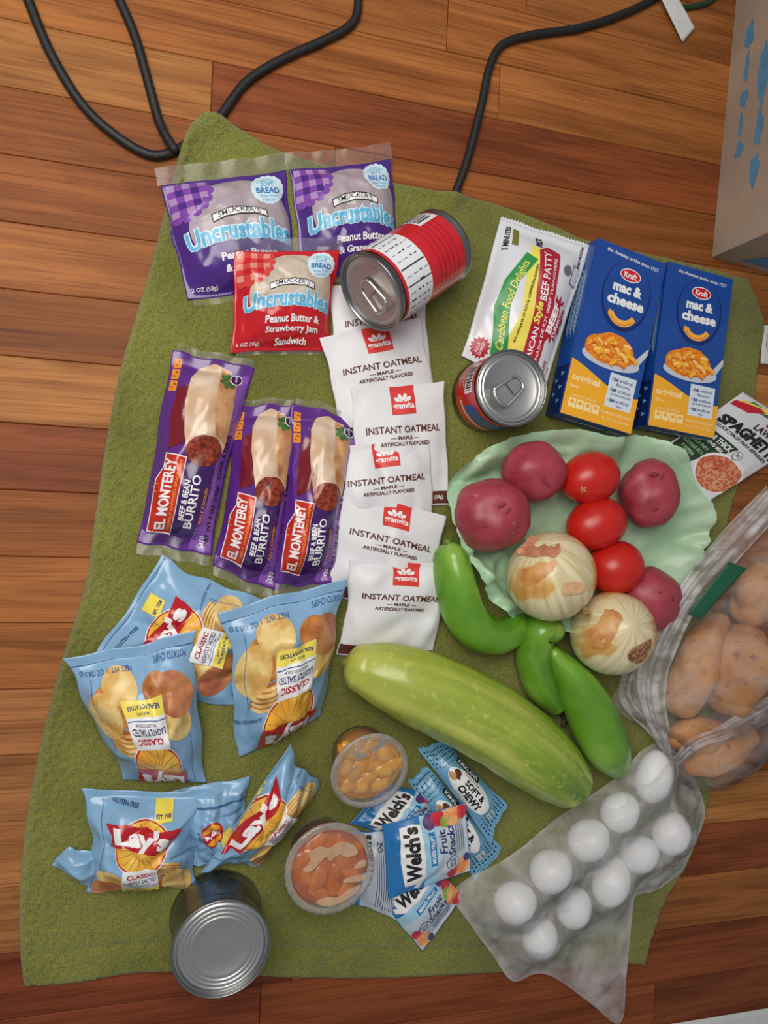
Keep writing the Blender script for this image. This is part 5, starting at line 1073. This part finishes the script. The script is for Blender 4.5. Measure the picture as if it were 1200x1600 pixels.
PEP = stripe_mat('pepper_skin', rgb(84, 138, 34), rgb(110, 162, 48), rgb(152, 190, 82), 3, 2.2, .26); STEM = mat('pepper_stem', rgb(96, 130, 56), .5, var=.2, vscale=100); STB = mat('pepper_stem_dark', rgb(58, 56, 34), .6, var=.3, vscale=150)
def pl3(a, t): return 1 + .05 * math.cos(3 * a + t * 3) + .03 * math.cos(2 * a)
o, P, R_ = veg('green_pepper', [(706, 872), (710, 895), (716, 925), (726, 957), (748, 985), (780, 992), (806, 980), (818, 968)], [29, 33, 34, 34, 33, 29, 24, 13], PEP, 'bent green pepper curling beside the onion and lowest oatmeal packet', 'pepper', 'long green peppers', pl3, seed=4)
tube('stem', [at(706, 872, .022), at(703, 857, .026), at(700, 848, .028)], [.006, .004, .0045], STEM, parent=o, seg=12, n=5)
o, P, R_ = veg('green_pepper', [(862, 985), (846, 985), (836, 1008), (836, 1040), (848, 1075), (868, 1102)], [22, 28, 30, 28, 26, 16], PEP, 'green pepper with dark curved stem between the cucumber and the lower onion', 'pepper', 'long green peppers', pl3, seed=7, zx=[.012, .008, 0, 0, 0, 0])
tube('stem', [at(868, 1100, .016), at(876, 1112, .012), at(882, 1124, .012), at(880, 1132, .014)], [.005, .003, .0026, .0024], STB, parent=o, seg=10, n=5)
o, P, R_ = veg('green_pepper', [(866, 1022), (880, 1040), (902, 1072), (922, 1108), (936, 1142), (950, 1172), (962, 1192)], [14, 23, 34, 39, 39, 35, 24], PEP, 'long green pepper lying along the right side of the cucumber', 'pepper', 'long green peppers', pl3, seed=9, zx=[.014, .008, .002, 0, 0, 0, 0])

# ------------------------------------------------------------------ bags of eggs and sweet potatoes
EGG = mat('egg_shell', rgb(238, 240, 244), .45, var=.03, vscale=60, sss=.1)
eggs = [((1021, 1213), 29, 41, 80, 'upright egg nearest the sweet potato bag'), ((969, 1268), 29, 32, 40, 'egg just below and left of the uppermost egg'), ((1049, 1302), 29, 33, 60, 'egg at the right side of the bag beside the bare floor'),
        ((920, 1312), 31, 34, 30, 'egg beside the cucumber tip in the middle of the upper row'), ((1000, 1334), 28, 31, 20, 'blurred egg between the rightmost egg and the middle row'), ((861, 1361), 32, 34, 20, 'egg in the left row between the cucumber side egg and the corner egg'),
        ((955, 1378), 29, 38, 70, 'egg blurred under cloudy film near the bag tail'), ((806, 1410), 31, 34, 10, 'leftmost egg nearest the fruit snack pouches'), ((897, 1418), 27, 32, 70, 'egg in the lower row above the bag tail'), ((844, 1466), 27, 30, 50, 'lowest egg in the bag near the towel edge')]
domes = []
for (px, a, b, rot, lab) in eggs:
    r1 = b / ys(px[0], .03); r2 = a / ys(px[0], .03); zc = T0 + .0012 + r2 * .98; c = at(px[0], px[1], zc)
    o = blob('egg', c, (r1, r2, r2 * .98), EGG, rotz=math.radians(rot), amp=0.0, taper=-.07, seg=36, rings=24, origin=(c[0], c[1], T0)); tag(o, 'white ' + lab, 'egg', 'eggs in the clear bag'); domes.append((c, r1, r2, math.radians(rot), r2 * 2))
def drape(name, opx, domes, m, label, seed, h=.0032, amp=.0045, ang=None, n=120, zb=T0 + .002, tail=None, spread=1.25):
    poly = [at(x, y, T0)[:2] for x, y in opx]; poly = catmull(poly, 5, closed=True); sh, fc = sheet_mesh(poly, h, .25, seed)
    pr = np.ones(len(sh)); hh = np.zeros(len(sh)); wsum = np.zeros(len(sh)) + 1e-9
    for (c, r1, r2, ro, top) in domes:
        d = sh - c[:2]; x = (d[:, 0] * math.cos(ro) + d[:, 1] * math.sin(ro)) / (r1 * spread); y = (-d[:, 0] * math.sin(ro) + d[:, 1] * math.cos(ro)) / (r2 * spread); q = x * x + y * y
        e = np.exp(-.75 * q ** 1.15); pr *= 1 - e; w_ = np.exp(-2.2 * q); hh += w_ * top; wsum += w_
    z = zb + (hh / wsum + .003) * (1 - pr)
    mn = sh.min(0); sz = (sh.max(0) - mn); u = (sh[:, 0] - mn[0]) / sz[0]; v = (sh[:, 1] - mn[1]) / sz[1]
    cr_ = Creases(n, amp, seed, .06, .35, .009, .03, ang)(u, v); ins = (1 - pr)
    z = z + np.maximum(cr_, -.001) * (1 - .55 * ins) + .002 * (1 - ins) + .0018 * ins
    ed = dist_to(poly, sh); z = (zb - .0012) + (z - zb + .0012) * np.clip(ed / .012, .15, 1)
    o = mesh_obj(name, np.column_stack([sh, z]), fc, m, origin=(float(mn[0] + sz[0] / 2), float(mn[1] + sz[1] / 2), T0)); tag(o, label, 'bag'); return o
EBF = film_mat('egg_bag_film', rgb(250, 248, 248), .20, .60, (26, 26, 26), .2, 1.22, .3)
drape('egg_bag', [(706, 1398), (735, 1368), (790, 1338), (850, 1290), (905, 1250), (965, 1208), (1000, 1168), (1040, 1160), (1070, 1195), (1094, 1240), (1100, 1275), (1086, 1315), (1062, 1362), (1020, 1392), (992, 1400), (986, 1440), (978, 1520), (968, 1598), (920, 1565), (868, 1528), (838, 1520), (800, 1532), (768, 1490), (735, 1445)], domes, EBF, 'clear crumpled plastic bag holding the white eggs', 5, ang=None)
SWP = skin_mat('sweet_potato_skin', rgb(200, 142, 84), rgb(176, 114, 62), rgb(132, 84, 54), 30, .6, bump=.6, bscale=110, spots=.62)
def sweet(px, rpx, label, seed, zx=0.0):
    o, P, R_ = veg('sweet_potato', px, rpx, SWP, label, 'sweet potato', 'sweet potatoes in the clear bag', lambda a, t: 1 + .05 * math.cos(2 * a + seed), seed=seed, zx=zx, wob=.2, seg=44); return P, R_
sd = []
def sdome(P, R_):
    P = np.array(P); c = P.mean(0); d = P[-1] - P[0]; r = max(R_); L = np.linalg.norm(d[:2]) / 2 + r * .8
    sd.append((c, L * 1.05, r * 1.2, math.atan2(d[1], d[0]), 2.15 * r))
sdome(*sweet([(1124, 972), (1108, 995), (1092, 1030), (1076, 1068), (1064, 1098)], [16, 27, 32, 33, 25], 'slim sweet potato standing out at the left of its bag', 1))
sdome(*sweet([(1166, 1000), (1158, 1025), (1150, 1058), (1142, 1088)], [30, 42, 46, 34], 'broad sweet potato at the right beside the slim one', 2))
sdome(*sweet([(1058, 1150), (1085, 1146), (1112, 1150), (1130, 1152)], [20, 27, 27, 18], 'dark sweet potato in shadow below the slim and broad ones', 3))
sdome(*sweet([(1082, 1196), (1110, 1186), (1140, 1168), (1165, 1150)], [16, 26, 28, 20], 'sweet potato lowest in its bag next to the egg bag', 4, .004))
sdome(*sweet([(1190, 900), (1180, 925), (1172, 952)], [26, 36, 30], 'sweet potato blurred behind film at the right edge', 5))
SBF = film_mat('potato_bag_film', rgb(250, 246, 246), .03, .24, (18, 34, 26), .2, 1.15, .25)
WHF = film_mat('bunched_film', rgb(250, 248, 250), .22, .75, (30, 60, 40), .3, 1.12, .15)
sb = drape('sweet_potato_bag', [(1225, 760), (1190, 790), (1150, 830), (1110, 870), (1072, 920), (1040, 968), (1018, 1012), (985, 1050), (955, 1090), (975, 1120), (1012, 1140), (1038, 1165), (1045, 1205), (1066, 1228), (1105, 1232), (1150, 1210), (1188, 1165), (1240, 1110), (1300, 1000), (1300, 860)], sd, SBF, 'clear plastic bag holding the sweet potatoes at the right edge', 9, amp=.005, ang=.9, n=90, spread=1.45)
GRN = mat('bag_green_print', rgb(26, 92, 66), .4)
pl = Pillow([(1076, 958), (1138, 878), (1166, 888), (1092, 968)], [.055, .060, .062, .056], 0, cre=Creases(5, .001, 8), pinch=0, seal=0); o = pl.body('green_strip', GRN, 16, 8, parent=sb); o['label'] = 'dark green printed strip'
# the bag's gathered neck: long folds of film
def pleats(px, hw, zc, seed, k=5.0):
    Q = catmull([(x, y, h, z) for (x, y), h, z in zip(px, hw, zc)], 12); n = len(Q); m_ = 27; V = []
    for i, q in enumerate(Q):
        t = Q[min(i + 1, n - 1)][:2] - Q[max(i - 1, 0)][:2]; t /= np.linalg.norm(t) + 1e-9; nn = np.array([-t[1], t[0]])
        for j in range(m_):
            s_ = -1 + 2 * j / (m_ - 1); w_ = 1 + .25 * noise.noise(Vector((i * .09, s_ * 2, seed)))
            x, y = q[:2] + nn * s_ * q[2] * w_
            z = q[3] - .010 * s_ * s_ + .0028 * math.sin(s_ * k * 2.1 + 2.2 * noise.noise(Vector((i * .07, seed, 0)))) + .002 * noise.noise(Vector((i * .25, s_ * 5, seed + 4)))
            V.append(at(x, y, max(z, T0 + .002)))
    return mesh_obj('film_pleats', V, grid_faces(m_, n), WHF, parent=sb)
pleats([(1215, 775), (1128, 868), (1062, 955), (1020, 1040), (1022, 1112), (1052, 1192)], [24, 24, 22, 27, 20, 8], [.045, .055, .058, .045, .036, .024], 1)
pleats([(1040, 985), (1000, 1040), (985, 1085), (1022, 1135), (1054, 1192)], [10, 16, 20, 14, 7], [.040, .030, .024, .024, .022], 2, 4)
pleats([(1215, 1100), (1140, 1142), (1085, 1166), (1052, 1196)], [18, 16, 12, 8], [.050, .052, .044, .026], 3, 4)
for ob in list(C.objects):
    if '_o' in ob: del ob['_o']
